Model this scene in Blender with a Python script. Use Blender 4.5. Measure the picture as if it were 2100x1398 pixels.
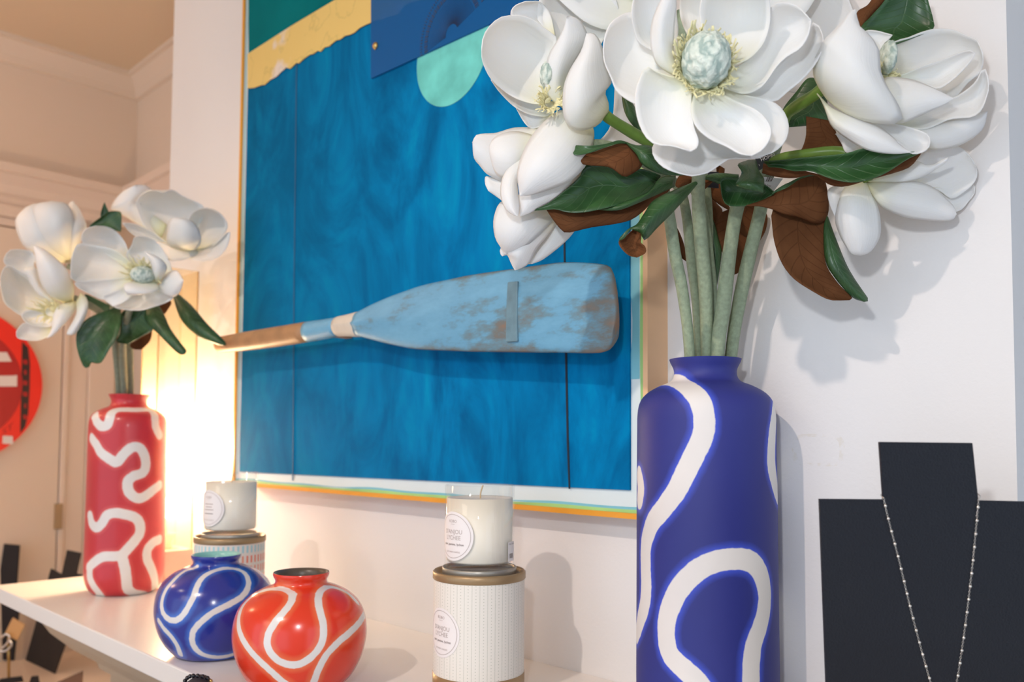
import bpy, bmesh, math, random
import numpy as np
from mathutils import Vector, Matrix
from mathutils.bvhtree import BVHTree

for o in list(bpy.data.objects): bpy.data.objects.remove(o)
S = bpy.context.scene
COL = S.collection
R = math.radians
random.seed(7); rng = np.random.default_rng(7)

# ------------------------------------------------------------------ camera
F, CX, CY = 1700.0, 1050.0, 823.0
_a = math.atan(1745 / 1700.0); _p = math.atan(82 / 1700.0); _r = R(0.35)
FH = np.array([-math.cos(_a), math.sin(_a), 0.0])
FW = FH * math.cos(_p) + np.array([0, 0, math.sin(_p)])
_rt = np.cross(FH, [0, 0, 1.0]); _up = np.cross(_rt, FW)
RT = _rt * math.cos(_r) + _up * math.sin(_r)
UP = -_rt * math.sin(_r) + _up * math.cos(_r)
MT = 1.25                                    # top of the mantel shelf
CAM = np.array([0.0, -0.765, MT + 0.27])
cd = bpy.data.cameras.new('camera'); cam = bpy.data.objects.new('camera', cd); COL.objects.link(cam)
M = Matrix.Identity(4)
for i in range(3):
    M[i][0] = RT[i]; M[i][1] = UP[i]; M[i][2] = -FW[i]; M[i][3] = CAM[i]
cam.matrix_world = M
cd.sensor_width = 36.0; cd.lens = 36.0 * F / 2100.0
cd.shift_y = (CY - 699.0) / 2100.0; cd.shift_x = 0.0
cd.clip_start = 0.01
cd.dof.use_dof = True; cd.dof.focus_distance = 0.74; cd.dof.aperture_fstop = 6.5
S.camera = cam

# ------------------------------------------------------------------ light and exposure
S.view_settings.view_transform = 'Standard'; S.view_settings.look = 'None'
S.view_settings.gamma = 1.0; S.view_settings.exposure = 0.0; S.view_settings.use_curve_mapping = False
w = bpy.data.worlds.new('world'); S.world = w; w.use_nodes = True
w.node_tree.nodes['Background'].inputs[0].default_value = (0.73, 0.87, 1.06, 1)
w.node_tree.nodes['Background'].inputs[1].default_value = 1.50

def lamp(name, kind, loc, energy, color, size=0.05, target=None, spot=None, blend=0.4):
    l = bpy.data.lights.new(name, kind); l.energy = energy; l.color = color
    if kind == 'AREA': l.size = size
    else: l.shadow_soft_size = size
    o = bpy.data.objects.new(name, l); COL.objects.link(o); o.location = loc
    if target is not None:
        o.rotation_euler = (Vector(target) - Vector(loc)).to_track_quat('-Z', 'Y').to_euler()
    if kind == 'SPOT': l.spot_size = R(spot); l.spot_blend = blend
    return o
WARM = (1.0, 0.66, 0.42)
lamp('camera_flash', 'POINT', (-0.06, -0.80, 1.71), 6.7, (0.97, 0.98, 1.0), 0.018)
lamp('track_light', 'SPOT', (-0.35, -1.75, 2.62), 60, (1.0, 0.82, 0.70), 0.02, (-0.95, 0.0, 1.25), 66, 1.0)
lamp('track_light_left', 'SPOT', (-1.7, -1.7, 2.62), 21, (1.0, 0.80, 0.62), 0.05, (-1.6, -0.1, 1.2), 48, 0.9)
lamp('ceiling_light_left', 'POINT', (-2.30, -1.0, 2.30), 8.5, (1.0, 0.60, 0.33), 0.1)
lamp('room_light', 'AREA', (-1.0, -3.0, 2.6), 8, (1.0, 0.85, 0.72), 0.9, (-1.0, -2.0, 0))
LAMP_POS = (-1.617, -0.075, 1.50)
lamp('lantern_bulb_light', 'POINT', LAMP_POS, 11, (1.0, 0.80, 0.57), 0.025)

# ------------------------------------------------------------------ helpers
def P(x, y, z):
    """a point of the room seen at photo pixel x, y and z metres ahead of the lens"""
    return CAM + z * (FW + RT * (x - CX) / F - UP * (y - CY) / F)
def on_plane(x, y, ax, v):
    d = FW + RT * (x - CX) / F - UP * (y - CY) / F
    return CAM + d * ((v - CAM[ax]) / d[ax])
def foot(x, z, h=MT):
    """point at height h on the vertical through pixel column x at z metres"""
    y = CY
    for _ in range(8):
        p = P(x, y, z); y += (p[2] - h) / z * F
    return P(x, y, z)
def tag(o, label=None, cat=None, group=None, kind=None):
    if label: o['label'] = label
    if cat: o['category'] = cat
    if group: o['group'] = group
    if kind: o['kind'] = kind
    return o
def thing(name, base, label, cat, group=None):
    o = bpy.data.objects.new(name, None); COL.objects.link(o); o.location = base
    o.empty_display_size = 0.02
    return tag(o, label, cat, group)
def base_of(o):
    v = Vector((0, 0, 0))
    while o is not None: v = v + o.location; o = o.parent
    return v
def obj(name, V, Fc, mats, parent=None, origin=None, smooth=True, uv=None, solid=None, bevel=None, matidx=None, attr=None, subd=0):
    V = [Vector(v) for v in V]
    off = base_of(parent) if parent is not None else Vector(origin if origin is not None else (0, 0, 0))
    me = bpy.data.meshes.new(name)
    me.from_pydata([v - off for v in V], [], [list(f) for f in Fc])
    if not isinstance(mats, (list, tuple)): mats = [mats]
    for m in mats: me.materials.append(m)
    if matidx is not None: me.polygons.foreach_set('material_index', matidx)
    if uv is not None:
        ul = me.uv_layers.new(name='UVMap')
        for lp in me.loops: ul.data[lp.index].uv = uv[lp.vertex_index]
    if attr is not None:
        for k, vals in attr.items():
            a = me.attributes.new(k, 'FLOAT', 'POINT'); a.data.foreach_set('value', vals)
    me.polygons.foreach_set('use_smooth', [smooth] * len(me.polygons))
    me.validate(); me.update()
    o = bpy.data.objects.new(name, me); COL.objects.link(o)
    if parent is not None: o.parent = parent
    else: o.location = off
    if solid:
        md = o.modifiers.new('thickness', 'SOLIDIFY'); md.thickness = solid; md.offset = -1
        if len(mats) > 1: md.material_offset = 1
    if bevel:
        md = o.modifiers.new('bevel', 'BEVEL'); md.width = bevel; md.segments = 2; md.limit_method = 'ANGLE'
    return o
def boxVF(x0, x1, y0, y1, z0, z1):
    V = [(x0,y0,z0),(x1,y0,z0),(x1,y1,z0),(x0,y1,z0),(x0,y0,z1),(x1,y0,z1),(x1,y1,z1),(x0,y1,z1)]
    Fc = [(0,3,2,1),(4,5,6,7),(0,1,5,4),(1,2,6,5),(2,3,7,6),(3,0,4,7)]
    return V, Fc
def merge(parts):
    V, Fc = [], []
    for v, f in parts:
        n = len(V); V += [tuple(p) for p in v]; Fc += [tuple(i + n for i in q) for q in f]
    return V, Fc
def box(name, x0, x1, y0, y1, z0, z1, mat, parent=None, bevel=None, origin=None):
    V, Fc = boxVF(x0, x1, y0, y1, z0, z1)
    return obj(name, V, Fc, mat, parent, origin=origin, smooth=False, bevel=bevel)
def struct(o): o['kind'] = 'structure'; return o
def catmull(pts, n):
    p = np.array(pts, float)
    if len(p) < 3: 
        t = np.linspace(0, 1, n)[:, None]; return p[0] * (1 - t) + p[-1] * t
    q = np.vstack([2 * p[0] - p[1], p, 2 * p[-1] - p[-2]])
    out = []
    for i in range(1, len(q) - 2):
        p0, p1, p2, p3 = q[i - 1], q[i], q[i + 1], q[i + 2]
        for t in np.linspace(0, 1, 14, endpoint=False):
            out.append(0.5 * ((2 * p1) + (-p0 + p2) * t + (2 * p0 - 5 * p1 + 4 * p2 - p3) * t * t + (-p0 + 3 * p1 - 3 * p2 + p3) * t ** 3))
    out.append(q[-2]); out = np.array(out)
    s = np.concatenate([[0], np.cumsum(np.linalg.norm(np.diff(out[:, :2], axis=0), axis=1))])
    u = np.linspace(0, s[-1], n)
    return np.stack([np.interp(u, s, out[:, k]) for k in range(out.shape[1])], 1)
def tubeVF(path, rad, seg=10, cap=True):
    path = np.array(path, float); n = len(path)
    rad = np.broadcast_to(np.array(rad, float), (n,)) if np.ndim(rad) else np.full(n, rad)
    T = np.gradient(path, axis=0); T /= np.linalg.norm(T, axis=1)[:, None] + 1e-12
    a = np.array([0.3, 0.2, 0.93]); 
    if abs(T[0] @ a) > 0.9: a = np.array([1.0, 0, 0])
    u = np.cross(T[0], a); u /= np.linalg.norm(u)
    V = []
    for i in range(n):
        u = u - T[i] * (u @ T[i]); u /= np.linalg.norm(u); v = np.cross(T[i], u)
        for k in range(seg):
            th = 2 * math.pi * k / seg
            V.append(tuple(path[i] + rad[i] * (u * math.cos(th) + v * math.sin(th))))
    Fc = []
    for i in range(n - 1):
        for k in range(seg):
            k2 = (k + 1) % seg
            Fc.append((i*seg+k, i*seg+k2, (i+1)*seg+k2, (i+1)*seg+k))
    if cap:
        Fc.append(tuple(range(seg - 1, -1, -1))); Fc.append(tuple((n-1)*seg + k for k in range(seg)))
    return V, Fc
def latheVF(prof, c, seg=96, closed=False):
    V = []; n = len(prof)
    for r, z in prof:
        for k in range(seg):
            th = 2 * math.pi * k / seg
            V.append((c[0] + r * math.cos(th), c[1] + r * math.sin(th), c[2] + z))
    Fc = []
    for i in range(n - 1 + (1 if closed else 0)):
        j = (i + 1) % n
        for k in range(seg):
            k2 = (k + 1) % seg
            Fc.append((i*seg+k, i*seg+k2, j*seg+k2, j*seg+k))
    if not closed:
        if prof[0][0] > 1e-5: Fc.append(tuple(range(seg - 1, -1, -1)))
        if prof[-1][0] > 1e-5: Fc.append(tuple((n-1)*seg + k for k in range(seg)))
    return V, Fc
def sphereVF(c, rx, ry=None, rz=None, nu=16, nv=10):
    ry = ry or rx; rz = rz or rx
    prof = [(math.sin(math.pi * i / nv), -math.cos(math.pi * i / nv)) for i in range(nv + 1)]
    prof[0] = (1e-4, -1); prof[-1] = (1e-4, 1)
    V, Fc = latheVF(prof, (0, 0, 0), nu)
    return [(c[0] + v[0]*rx, c[1] + v[1]*ry, c[2] + v[2]*rz) for v in V], Fc
def prismVF(pts, off):
    """polygon of 3-D points given a thickness vector"""
    n = len(pts); V = [tuple(p) for p in pts] + [tuple(np.array(p) + off) for p in pts]
    Fc = [tuple(range(n)), tuple(range(2*n - 1, n - 1, -1))]
    Fc += [(i, i + n, (i+1) % n + n, (i+1) % n) for i in range(n)]
    return V, Fc
def fixn(V, Fc):
    bm = bmesh.new(); vs = [bm.verts.new(v) for v in V]
    for f in Fc:
        try: bm.faces.new([vs[i] for i in f])
        except Exception: pass
    bmesh.ops.recalc_face_normals(bm, faces=bm.faces)
    bm.verts.index_update()
    V2 = [tuple(v.co) for v in bm.verts]; F2 = [tuple(v.index for v in f.verts) for f in bm.faces]; bm.free()
    return V2, F2

# ------------------------------------------------------------------ materials
def mat(name, col, rough=0.5, metal=0.0, var=0.0, vscale=20, bump=0.0, bscale=60, sss=0.0, spec=0.5, coat=0.0, sssr=0.01, trans=0.0):
    m = bpy.data.materials.new(name); m.use_nodes = True; nt = m.node_tree; b = nt.nodes['Principled BSDF']
    b.inputs['Roughness'].default_value = rough; b.inputs['Metallic'].default_value = metal
    b.inputs['Specular IOR Level'].default_value = spec; b.inputs['Coat Weight'].default_value = coat
    b.inputs['Coat Roughness'].default_value = 0.15
    b.inputs['Base Color'].default_value = (*col, 1)
    if sss: 
        b.inputs['Subsurface Weight'].default_value = sss; b.inputs['Subsurface Scale'].default_value = sssr
        b.inputs['Subsurface Radius'].default_value = (1, 0.8, 0.6)
    tc = nt.nodes.new('ShaderNodeTexCoord')
    n = nt.nodes.new('ShaderNodeTexNoise'); n.inputs['Scale'].default_value = vscale; n.inputs['Detail'].default_value = 5
    nt.links.new(tc.outputs['Object'], n.inputs['Vector'])
    mx = nt.nodes.new('ShaderNodeMix'); mx.data_type = 'RGBA'; mx.name = 'vary'
    mx.inputs[6].default_value = (*[c * (1 - var) for c in col], 1); mx.inputs[7].default_value = (*[min(1, c * (1 + var)) for c in col], 1)
    nt.links.new(n.outputs['Fac'], mx.inputs[0]); nt.links.new(mx.outputs[2], b.inputs['Base Color'])
    if bump:
        n2 = nt.nodes.new('ShaderNodeTexNoise'); n2.inputs['Scale'].default_value = bscale; n2.inputs['Detail'].default_value = 4
        nt.links.new(tc.outputs['Object'], n2.inputs['Vector'])
        bp = nt.nodes.new('ShaderNodeBump'); bp.inputs['Strength'].default_value = bump; bp.inputs['Distance'].default_value = 0.002
        nt.links.new(n2.outputs['Fac'], bp.inputs['Height']); nt.links.new(bp.outputs[0], b.inputs['Normal'])
    return m
def N(nt, t, **kw):
    n = nt.nodes.new(t)
    for k, v in kw.items(): setattr(n, k, v)
    return n
def ramp(nt, stops, interp='LINEAR'):
    r = nt.nodes.new('ShaderNodeValToRGB'); r.color_ramp.interpolation = interp
    e = r.color_ramp.elements
    while len(e) < len(stops): e.new(0.5)
    for i, (p, c) in enumerate(stops): e[i].position = p; e[i].color = (*c, 1)
    return r

M_wall = mat('wall_paint', (0.79, 0.785, 0.785), 0.6, var=0.015, vscale=3, bump=0.12, bscale=220)
def residue():
    nt = M_wall.node_tree; b = nt.nodes['Principled BSDF']; vary = nt.nodes['vary']
    a0 = on_plane(1628, 920, 1, 0); a1 = on_plane(1728, 925, 1, 0); zt = on_plane(1680, 892, 1, 0)[2]; zb = on_plane(1680, 953, 1, 0)[2]
    tc = N(nt, 'ShaderNodeTexCoord'); mp = N(nt, 'ShaderNodeMapping'); cx, cz = (a0[0] + a1[0]) / 2, (zt + zb) / 2
    sx, sz = 2 / abs(a1[0] - a0[0]), 2 / abs(zt - zb)
    mp.inputs['Location'].default_value = (-cx * sx, 0, -cz * sz); mp.inputs['Scale'].default_value = (sx, 0, sz); nt.links.new(tc.outputs['Object'], mp.inputs[0])
    sp_ = N(nt, 'ShaderNodeSeparateXYZ'); nt.links.new(mp.outputs[0], sp_.inputs[0])
    def m_(op, a, b_=None, v=None):
        n_ = N(nt, 'ShaderNodeMath', operation=op); nt.links.new(a, n_.inputs[0])
        if b_ is not None: nt.links.new(b_, n_.inputs[1])
        elif v is not None: n_.inputs[1].default_value = v
        return n_.outputs[0]
    q = m_('ADD', m_('POWER', m_('ABSOLUTE', sp_.outputs[0]), v=4), m_('POWER', m_('ABSOLUTE', sp_.outputs[2]), v=4))
    ring = m_('LESS_THAN', m_('ABSOLUTE', m_('SUBTRACT', q, v=1.0)), v=0.42)
    no = N(nt, 'ShaderNodeTexNoise'); no.inputs['Scale'].default_value = 120; no.inputs['Detail'].default_value = 5; nt.links.new(tc.outputs['Object'], no.inputs['Vector'])
    mr = N(nt, 'ShaderNodeMapRange'); mr.inputs[1].default_value = 0.48; mr.inputs[2].default_value = 0.62; mr.inputs[4].default_value = 0.45; nt.links.new(no.outputs['Fac'], mr.inputs[0])
    fac = m_('MULTIPLY', ring, mr.outputs[0])
    mx = N(nt, 'ShaderNodeMix', data_type='RGBA'); mx.inputs[7].default_value = (0.70, 0.66, 0.56, 1)
    nt.links.new(fac, mx.inputs[0]); nt.links.new(vary.outputs[2], mx.inputs[6]); nt.links.new(mx.outputs[2], b.inputs['Base Color'])
residue()
M_wall_left = mat('alcove_wall_paint', (0.72, 0.60, 0.49), 0.6, var=0.02, vscale=3, bump=0.05, bscale=150)
M_trim = mat('painted_trim', (0.74, 0.61, 0.51), 0.45, var=0.02, vscale=6)
M_ceil = mat('ceiling_paint', (0.72, 0.58, 0.42), 0.7, var=0.02, vscale=2)
M_floor = mat('floor_boards', (0.66, 0.60, 0.56), 0.4, var=0.1, vscale=5)
M_mantel = mat('mantel_gloss_paint', (0.80, 0.785, 0.77), 0.28, var=0.015, vscale=8, spec=0.5)
M_mantel_low = mat('mantel_moulding_shade_tan', (0.56, 0.42, 0.29), 0.45, var=0.03, vscale=10)  # tan puts the shade under the shelf into the moulding and pilaster colour

def petal_mat():
    m = mat('petal', (0.86, 0.86, 0.83), 0.5, sss=0.35, sssr=0.006, spec=0.3)
    nt = m.node_tree; b = nt.nodes['Principled BSDF']
    uv = N(nt, 'ShaderNodeUVMap'); sep = N(nt, 'ShaderNodeSeparateXYZ'); nt.links.new(uv.outputs[0], sep.inputs[0])
    no = N(nt, 'ShaderNodeTexNoise'); no.inputs['Scale'].default_value = 30
    tc = N(nt, 'ShaderNodeTexCoord'); nt.links.new(tc.outputs['Object'], no.inputs['Vector'])
    ad = N(nt, 'ShaderNodeMath', operation='MULTIPLY_ADD'); ad.inputs[1].default_value = 0.14
    nt.links.new(no.outputs['Fac'], ad.inputs[0]); nt.links.new(sep.outputs[1], ad.inputs[2])
    rp = ramp(nt, [(0.05, (0.80, 0.77, 0.42)), (0.22, (0.85, 0.85, 0.68)), (0.45, (0.87, 0.87, 0.835)), (1.0, (0.89, 0.885, 0.87))])
    nt.links.new(ad.outputs[0], rp.inputs[0]); nt.links.new(rp.outputs[0], b.inputs['Base Color'])
    # faint lengthwise veins
    mp = N(nt, 'ShaderNodeMapping'); mp.inputs['Scale'].default_value = (26, 3.0, 1)
    n2 = N(nt, 'ShaderNodeTexNoise'); n2.inputs['Scale'].default_value = 1.0; n2.inputs['Detail'].default_value = 3
    nt.links.new(uv.outputs[0], mp.inputs[0]); nt.links.new(mp.outputs[0], n2.inputs['Vector'])
    bp = N(nt, 'ShaderNodeBump'); bp.inputs['Strength'].default_value = 0.22; bp.inputs['Distance'].default_value = 0.0012
    nt.links.new(n2.outputs['Fac'], bp.inputs['Height']); nt.links.new(bp.outputs[0], b.inputs['Normal'])
    # thin petals let a little light through
    out = nt.nodes['Material Output']; tr = N(nt, 'ShaderNodeBsdfTranslucent'); ms = N(nt, 'ShaderNodeMixShader'); ms.inputs[0].default_value = 0.16
    nt.links.new(rp.outputs[0], tr.inputs[0]); nt.links.new(b.outputs[0], ms.inputs[1]); nt.links.new(tr.outputs[0], ms.inputs[2])
    nt.links.new(ms.outputs[0], out.inputs[0])
    return m
M_petal = petal_mat()
def leaf_mat(name, c0, c1, vein, rough, spec):
    m = mat(name, c0, rough, spec=spec); nt = m.node_tree; b = nt.nodes['Principled BSDF']
    uv = N(nt, 'ShaderNodeUVMap'); sep = N(nt, 'ShaderNodeSeparateXYZ'); nt.links.new(uv.outputs[0], sep.inputs[0])
    tc = N(nt, 'ShaderNodeTexCoord'); no = N(nt, 'ShaderNodeTexNoise'); no.inputs['Scale'].default_value = 45; no.inputs['Detail'].default_value = 6
    nt.links.new(tc.outputs['Object'], no.inputs['Vector'])
    rp = ramp(nt, [(0.3, c0), (0.7, c1)]); nt.links.new(no.outputs['Fac'], rp.inputs[0])
    # side veins: lines slanting away from the midrib
    a = N(nt, 'ShaderNodeMath', operation='SUBTRACT'); a.inputs[1].default_value = 0.5; nt.links.new(sep.outputs[0], a.inputs[0])
    a2 = N(nt, 'ShaderNodeMath', operation='ABSOLUTE'); nt.links.new(a.outputs[0], a2.inputs[0])
    s = N(nt, 'ShaderNodeMath', operation='MULTIPLY_ADD'); s.inputs[1].default_value = -0.35; nt.links.new(a2.outputs[0], s.inputs[0]); nt.links.new(sep.outputs[1], s.inputs[2])
    sn = N(nt, 'ShaderNodeMath', operation='MULTIPLY'); sn.inputs[1].default_value = 62; nt.links.new(s.outputs[0], sn.inputs[0])
    si = N(nt, 'ShaderNodeMath', operation='SINE'); nt.links.new(sn.outputs[0], si.inputs[0])
    pw = N(nt, 'ShaderNodeMapRange'); pw.inputs[1].default_value = 0.9; pw.inputs[2].default_value = 1.0; nt.links.new(si.outputs[0], pw.inputs[0])
    mr = N(nt, 'ShaderNodeMapRange'); mr.inputs[1].default_value = 0.0; mr.inputs[2].default_value = 0.02; mr.inputs[3].default_value = 1; mr.inputs[4].default_value = 0
    nt.links.new(a2.outputs[0], mr.inputs[0])
    mxv = N(nt, 'ShaderNodeMath', operation='MAXIMUM'); nt.links.new(pw.outputs[0], mxv.inputs[0]); nt.links.new(mr.outputs[0], mxv.inputs[1])
    m5 = N(nt, 'ShaderNodeMath', operation='MULTIPLY'); m5.inputs[1].default_value = 0.35; nt.links.new(mxv.outputs[0], m5.inputs[0])
    mx = N(nt, 'ShaderNodeMix', data_type='RGBA'); mx.inputs[7].default_value = (*vein, 1)
    nt.links.new(m5.outputs[0], mx.inputs[0]); nt.links.new(rp.outputs[0], mx.inputs[6]); nt.links.new(mx.outputs[2], b.inputs['Base Color'])
    ad = N(nt, 'ShaderNodeMath', operation='SUBTRACT'); nt.links.new(no.outputs['Fac'], ad.inputs[0]); nt.links.new(mxv.outputs[0], ad.inputs[1])
    bp = N(nt, 'ShaderNodeBump'); bp.inputs['Strength'].default_value = 0.35; bp.inputs['Distance'].default_value = 0.0012
    nt.links.new(ad.outputs[0], bp.inputs['Height']); nt.links.new(bp.outputs[0], b.inputs['Normal'])
    return m
M_leaf = leaf_mat('leaf_green', (0.012, 0.050, 0.012), (0.035, 0.105, 0.030), (0.09, 0.17, 0.07), 0.36, 0.5)
M_brown = leaf_mat('leaf_underside', (0.105, 0.040, 0.015), (0.155, 0.062, 0.024), (0.07, 0.025, 0.010), 0.85, 0.12)
M_stem = mat('stem_bark', (0.27, 0.33, 0.22), 0.8, var=0.35, vscale=260, bump=0.4, bscale=300)
M_stem2 = mat('stem_bark_dark', (0.24, 0.25, 0.17), 0.8, var=0.3, vscale=160)  # darker, less green bark tone for the stems in the red vase
M_green_stem = mat('green_stalk', (0.14, 0.25, 0.035), 0.4, var=0.35, vscale=90)
M_stamen = mat('stamen', (0.80, 0.74, 0.42), 0.6, var=0.12, vscale=200, sss=0.2, sssr=0.003)
def cone_mat():
    m = mat('seed_cone', (0.5, 0.57, 0.5), 0.9); nt = m.node_tree; b = nt.nodes['Principled BSDF']
    tc = N(nt, 'ShaderNodeTexCoord'); no = N(nt, 'ShaderNodeTexNoise'); no.inputs['Scale'].default_value = 90; no.inputs['Detail'].default_value = 2
    nt.links.new(tc.outputs['Object'], no.inputs['Vector'])
    mm = N(nt, 'ShaderNodeMix', data_type='VECTOR'); mm.inputs[0].default_value = 0.012
    nt.links.new(tc.outputs['Object'], mm.inputs[4]); nt.links.new(no.outputs['Color'], mm.inputs[5])
    mp = N(nt, 'ShaderNodeMapping'); mp.inputs['Scale'].default_value = (1, 1, 0.62); nt.links.new(mm.outputs[1], mp.inputs[0])
    v = N(nt, 'ShaderNodeTexVoronoi', feature='SMOOTH_F1'); v.inputs['Scale'].default_value = 230; v.inputs['Smoothness'].default_value = 0.5; nt.links.new(mp.outputs[0], v.inputs['Vector'])
    n5 = N(nt, 'ShaderNodeTexNoise'); n5.inputs['Scale'].default_value = 900; nt.links.new(tc.outputs['Object'], n5.inputs['Vector'])
    ad = N(nt, 'ShaderNodeMath', operation='MULTIPLY_ADD'); ad.inputs[1].default_value = 0.25; nt.links.new(n5.outputs['Fac'], ad.inputs[0]); nt.links.new(v.outputs['Distance'], ad.inputs[2])
    rp = ramp(nt, [(0.30, (0.70, 0.76, 0.68)), (0.62, (0.56, 0.64, 0.57)), (0.85, (0.33, 0.43, 0.39))]); nt.links.new(ad.outputs[0], rp.inputs[0])
    nt.links.new(rp.outputs[0], b.inputs['Base Color'])
    bp = N(nt, 'ShaderNodeBump'); bp.inputs['Strength'].default_value = 0.8; bp.inputs['Distance'].default_value = 0.002; bp.invert = True
    nt.links.new(ad.outputs[0], bp.inputs['Height']); nt.links.new(bp.outputs[0], b.inputs['Normal'])
    return m
M_cone = cone_mat()

def vase_mat(name, base, halo, white, w0, rough, coat):
    """glaze resist pattern: the stored distance to the brushed line decides paint or bare white"""
    m = mat(name, base, rough, spec=0.4, coat=coat); nt = m.node_tree; b = nt.nodes['Principled BSDF']
    at = N(nt, 'ShaderNodeAttribute'); at.attribute_name = 'band'
    tc = N(nt, 'ShaderNodeTexCoord'); no = N(nt, 'ShaderNodeTexNoise'); no.inputs['Scale'].default_value = 160; no.inputs['Detail'].default_value = 3
    n3 = N(nt, 'ShaderNodeTexNoise'); n3.inputs['Scale'].default_value = 7; n3.inputs['Detail'].default_value = 6
    for q in (no, n3): nt.links.new(tc.outputs['Object'], q.inputs['Vector'])
    ad = N(nt, 'ShaderNodeMath', operation='MULTIPLY_ADD'); ad.inputs[1].default_value = 0.0016
    nt.links.new(no.outputs['Fac'], ad.inputs[0]); nt.links.new(at.outputs['Fac'], ad.inputs[2])
    mr = N(nt, 'ShaderNodeMapRange'); mr.inputs[1].default_value = w0 - 0.001; mr.inputs[2].default_value = w0 + 0.0075; nt.links.new(ad.outputs[0], mr.inputs[0])
    rp = ramp(nt, [(0.0, white), (0.14, white), (0.26, halo), (1.0, base)]); nt.links.new(mr.outputs[0], rp.inputs[0])
    mx = N(nt, 'ShaderNodeMix', data_type='RGBA', blend_type='MULTIPLY'); mx.inputs[0].default_value = 1
    r2 = ramp(nt, [(0.3, (0.82, 0.82, 0.85)), (0.7, (1, 1, 1))]); nt.links.new(n3.outputs['Fac'], r2.inputs[0])
    nt.links.new(rp.outputs[0], mx.inputs[6]); nt.links.new(r2.outputs[0], mx.inputs[7]); nt.links.new(mx.outputs[2], b.inputs['Base Color'])
    return m

# ------------------------------------------------------------------ the setting
CEIL = 2.70; XL = -2.75; YA = 0.288; BL, BR = -1.806, -0.176
struct(box('wall_center', BL, BR, 0.0, 0.75, 0, CEIL, M_wall))
struct(box('wall_left', XL - 0.1, XL, -4.2, YA + 0.1, 0, CEIL, M_wall_left))
struct(box('wall_back', XL, BL, YA, YA + 0.1, 0, CEIL, M_wall_left))
M_wall_r = mat('alcove_wall_paint_right', (0.62, 0.66, 0.72), 0.6, var=0.02, vscale=3)
struct(box('wall_alcove_right', BR, 2.3, 0.62, 0.75, 0, CEIL, M_wall_r))
V, Fc = merge([boxVF(2.3, 2.4, -4.2, -1.5, 0, CEIL), boxVF(2.3, 2.4, 0.45, 0.75, 0, CEIL), boxVF(2.3, 2.4, -1.5, 0.45, 0, 0.15), boxVF(2.3, 2.4, -1.5, 0.45, 2.60, CEIL)])  # opening added in the unseen right wall to let daylight in
struct(obj('wall_right', V, Fc, M_wall, smooth=False))
V, Fc = merge([boxVF(2.31, 2.37, -1.5, -1.45, 0.15, 2.60), boxVF(2.31, 2.37, 0.40, 0.45, 0.15, 2.60), boxVF(2.31, 2.37, -1.45, 0.40, 0.15, 0.20), boxVF(2.31, 2.37, -1.45, 0.40, 2.55, 2.60), boxVF(2.32, 2.36, -0.545, -0.505, 0.20, 2.55)])
struct(obj('added_window_1', V, Fc, M_trim, smooth=False))  # unseen frame round the opening added for cool light from the right
struct(box('floor', XL, 2.4, -4.2, 0.75, -0.05, 0, M_floor))
struct(box('ceiling', XL - 0.1, 2.4, -4.2, 0.75, CEIL, CEIL + 0.06, M_ceil))
# crown moulding of the alcove and the picture-rail cornice below it
def rail(name, prof, mat_):
    """profile (out from wall, z) run along the left wall and then the alcove wall"""
    parts = []
    pts = [(XL, -4.2), (XL, YA), (BL, YA)]
    V = []
    for k, (x, y) in enumerate(pts):
        for d, z in prof:
            if k == 0: V.append((x + d, y, z))
            elif k == 1: V.append((x + d, y - d, z))
            else: V.append((x, y - d, z))
    n = len(prof); Fc = []
    for k in range(2):
        for i in range(n - 1): Fc.append((k*n+i, k*n+i+1, (k+1)*n+i+1, (k+1)*n+i))
    V, Fc = fixn(V, Fc)
    return struct(obj(name, V, Fc, mat_, smooth=False))
rail('trim_1', [(0.0, CEIL - 0.075), (0.012, CEIL - 0.07), (0.016, CEIL - 0.05), (0.04, CEIL - 0.015), (0.05, CEIL - 0.012), (0.05, CEIL)], M_wall_left)
rail('trim_2', [(0.0, 2.20), (0.014, 2.20), (0.018, 2.225), (0.03, 2.235), (0.034, 2.26), (0.055, 2.285), (0.065, 2.29), (0.065, 2.315), (0.0, 2.32)], M_trim)
# door in the left wall
DY0, DY1, DH = -0.80, 0.077, 2.135
d = struct(box('door_1', XL, XL + 0.022, DY0, DY1, 0.01, DH, M_wall_left))
box('hinge', XL + 0.018, XL + 0.034, DY1 - 0.008, DY1 + 0.012, 1.25, 1.325, mat('brass_hinge_painted', (0.45, 0.33, 0.2), 0.35, metal=0.6), d)
V, Fc = merge([boxVF(XL, XL + 0.028, DY1 + 0.003, DY1 + 0.020, 0, DH + 0.01), boxVF(XL, XL + 0.02, DY1 + 0.020, DY1 + 0.075, 0, DH + 0.04),
               boxVF(XL, XL + 0.034, DY1 + 0.075, YA - 0.06, 0, 2.20), boxVF(XL, XL + 0.02, DY0 - 0.1, DY1 + 0.003, DH + 0.005, DH + 0.03),
               boxVF(XL, XL + 0.034, DY0 - 0.1, DY1 + 0.02, DH + 0.03, 2.20), boxVF(XL, XL + 0.03, DY0 - 0.1, DY0 - 0.003, 0, DH + 0.005)])
struct(obj('trim_3', V, Fc, M_trim, smooth=False, bevel=0.003))

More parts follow.
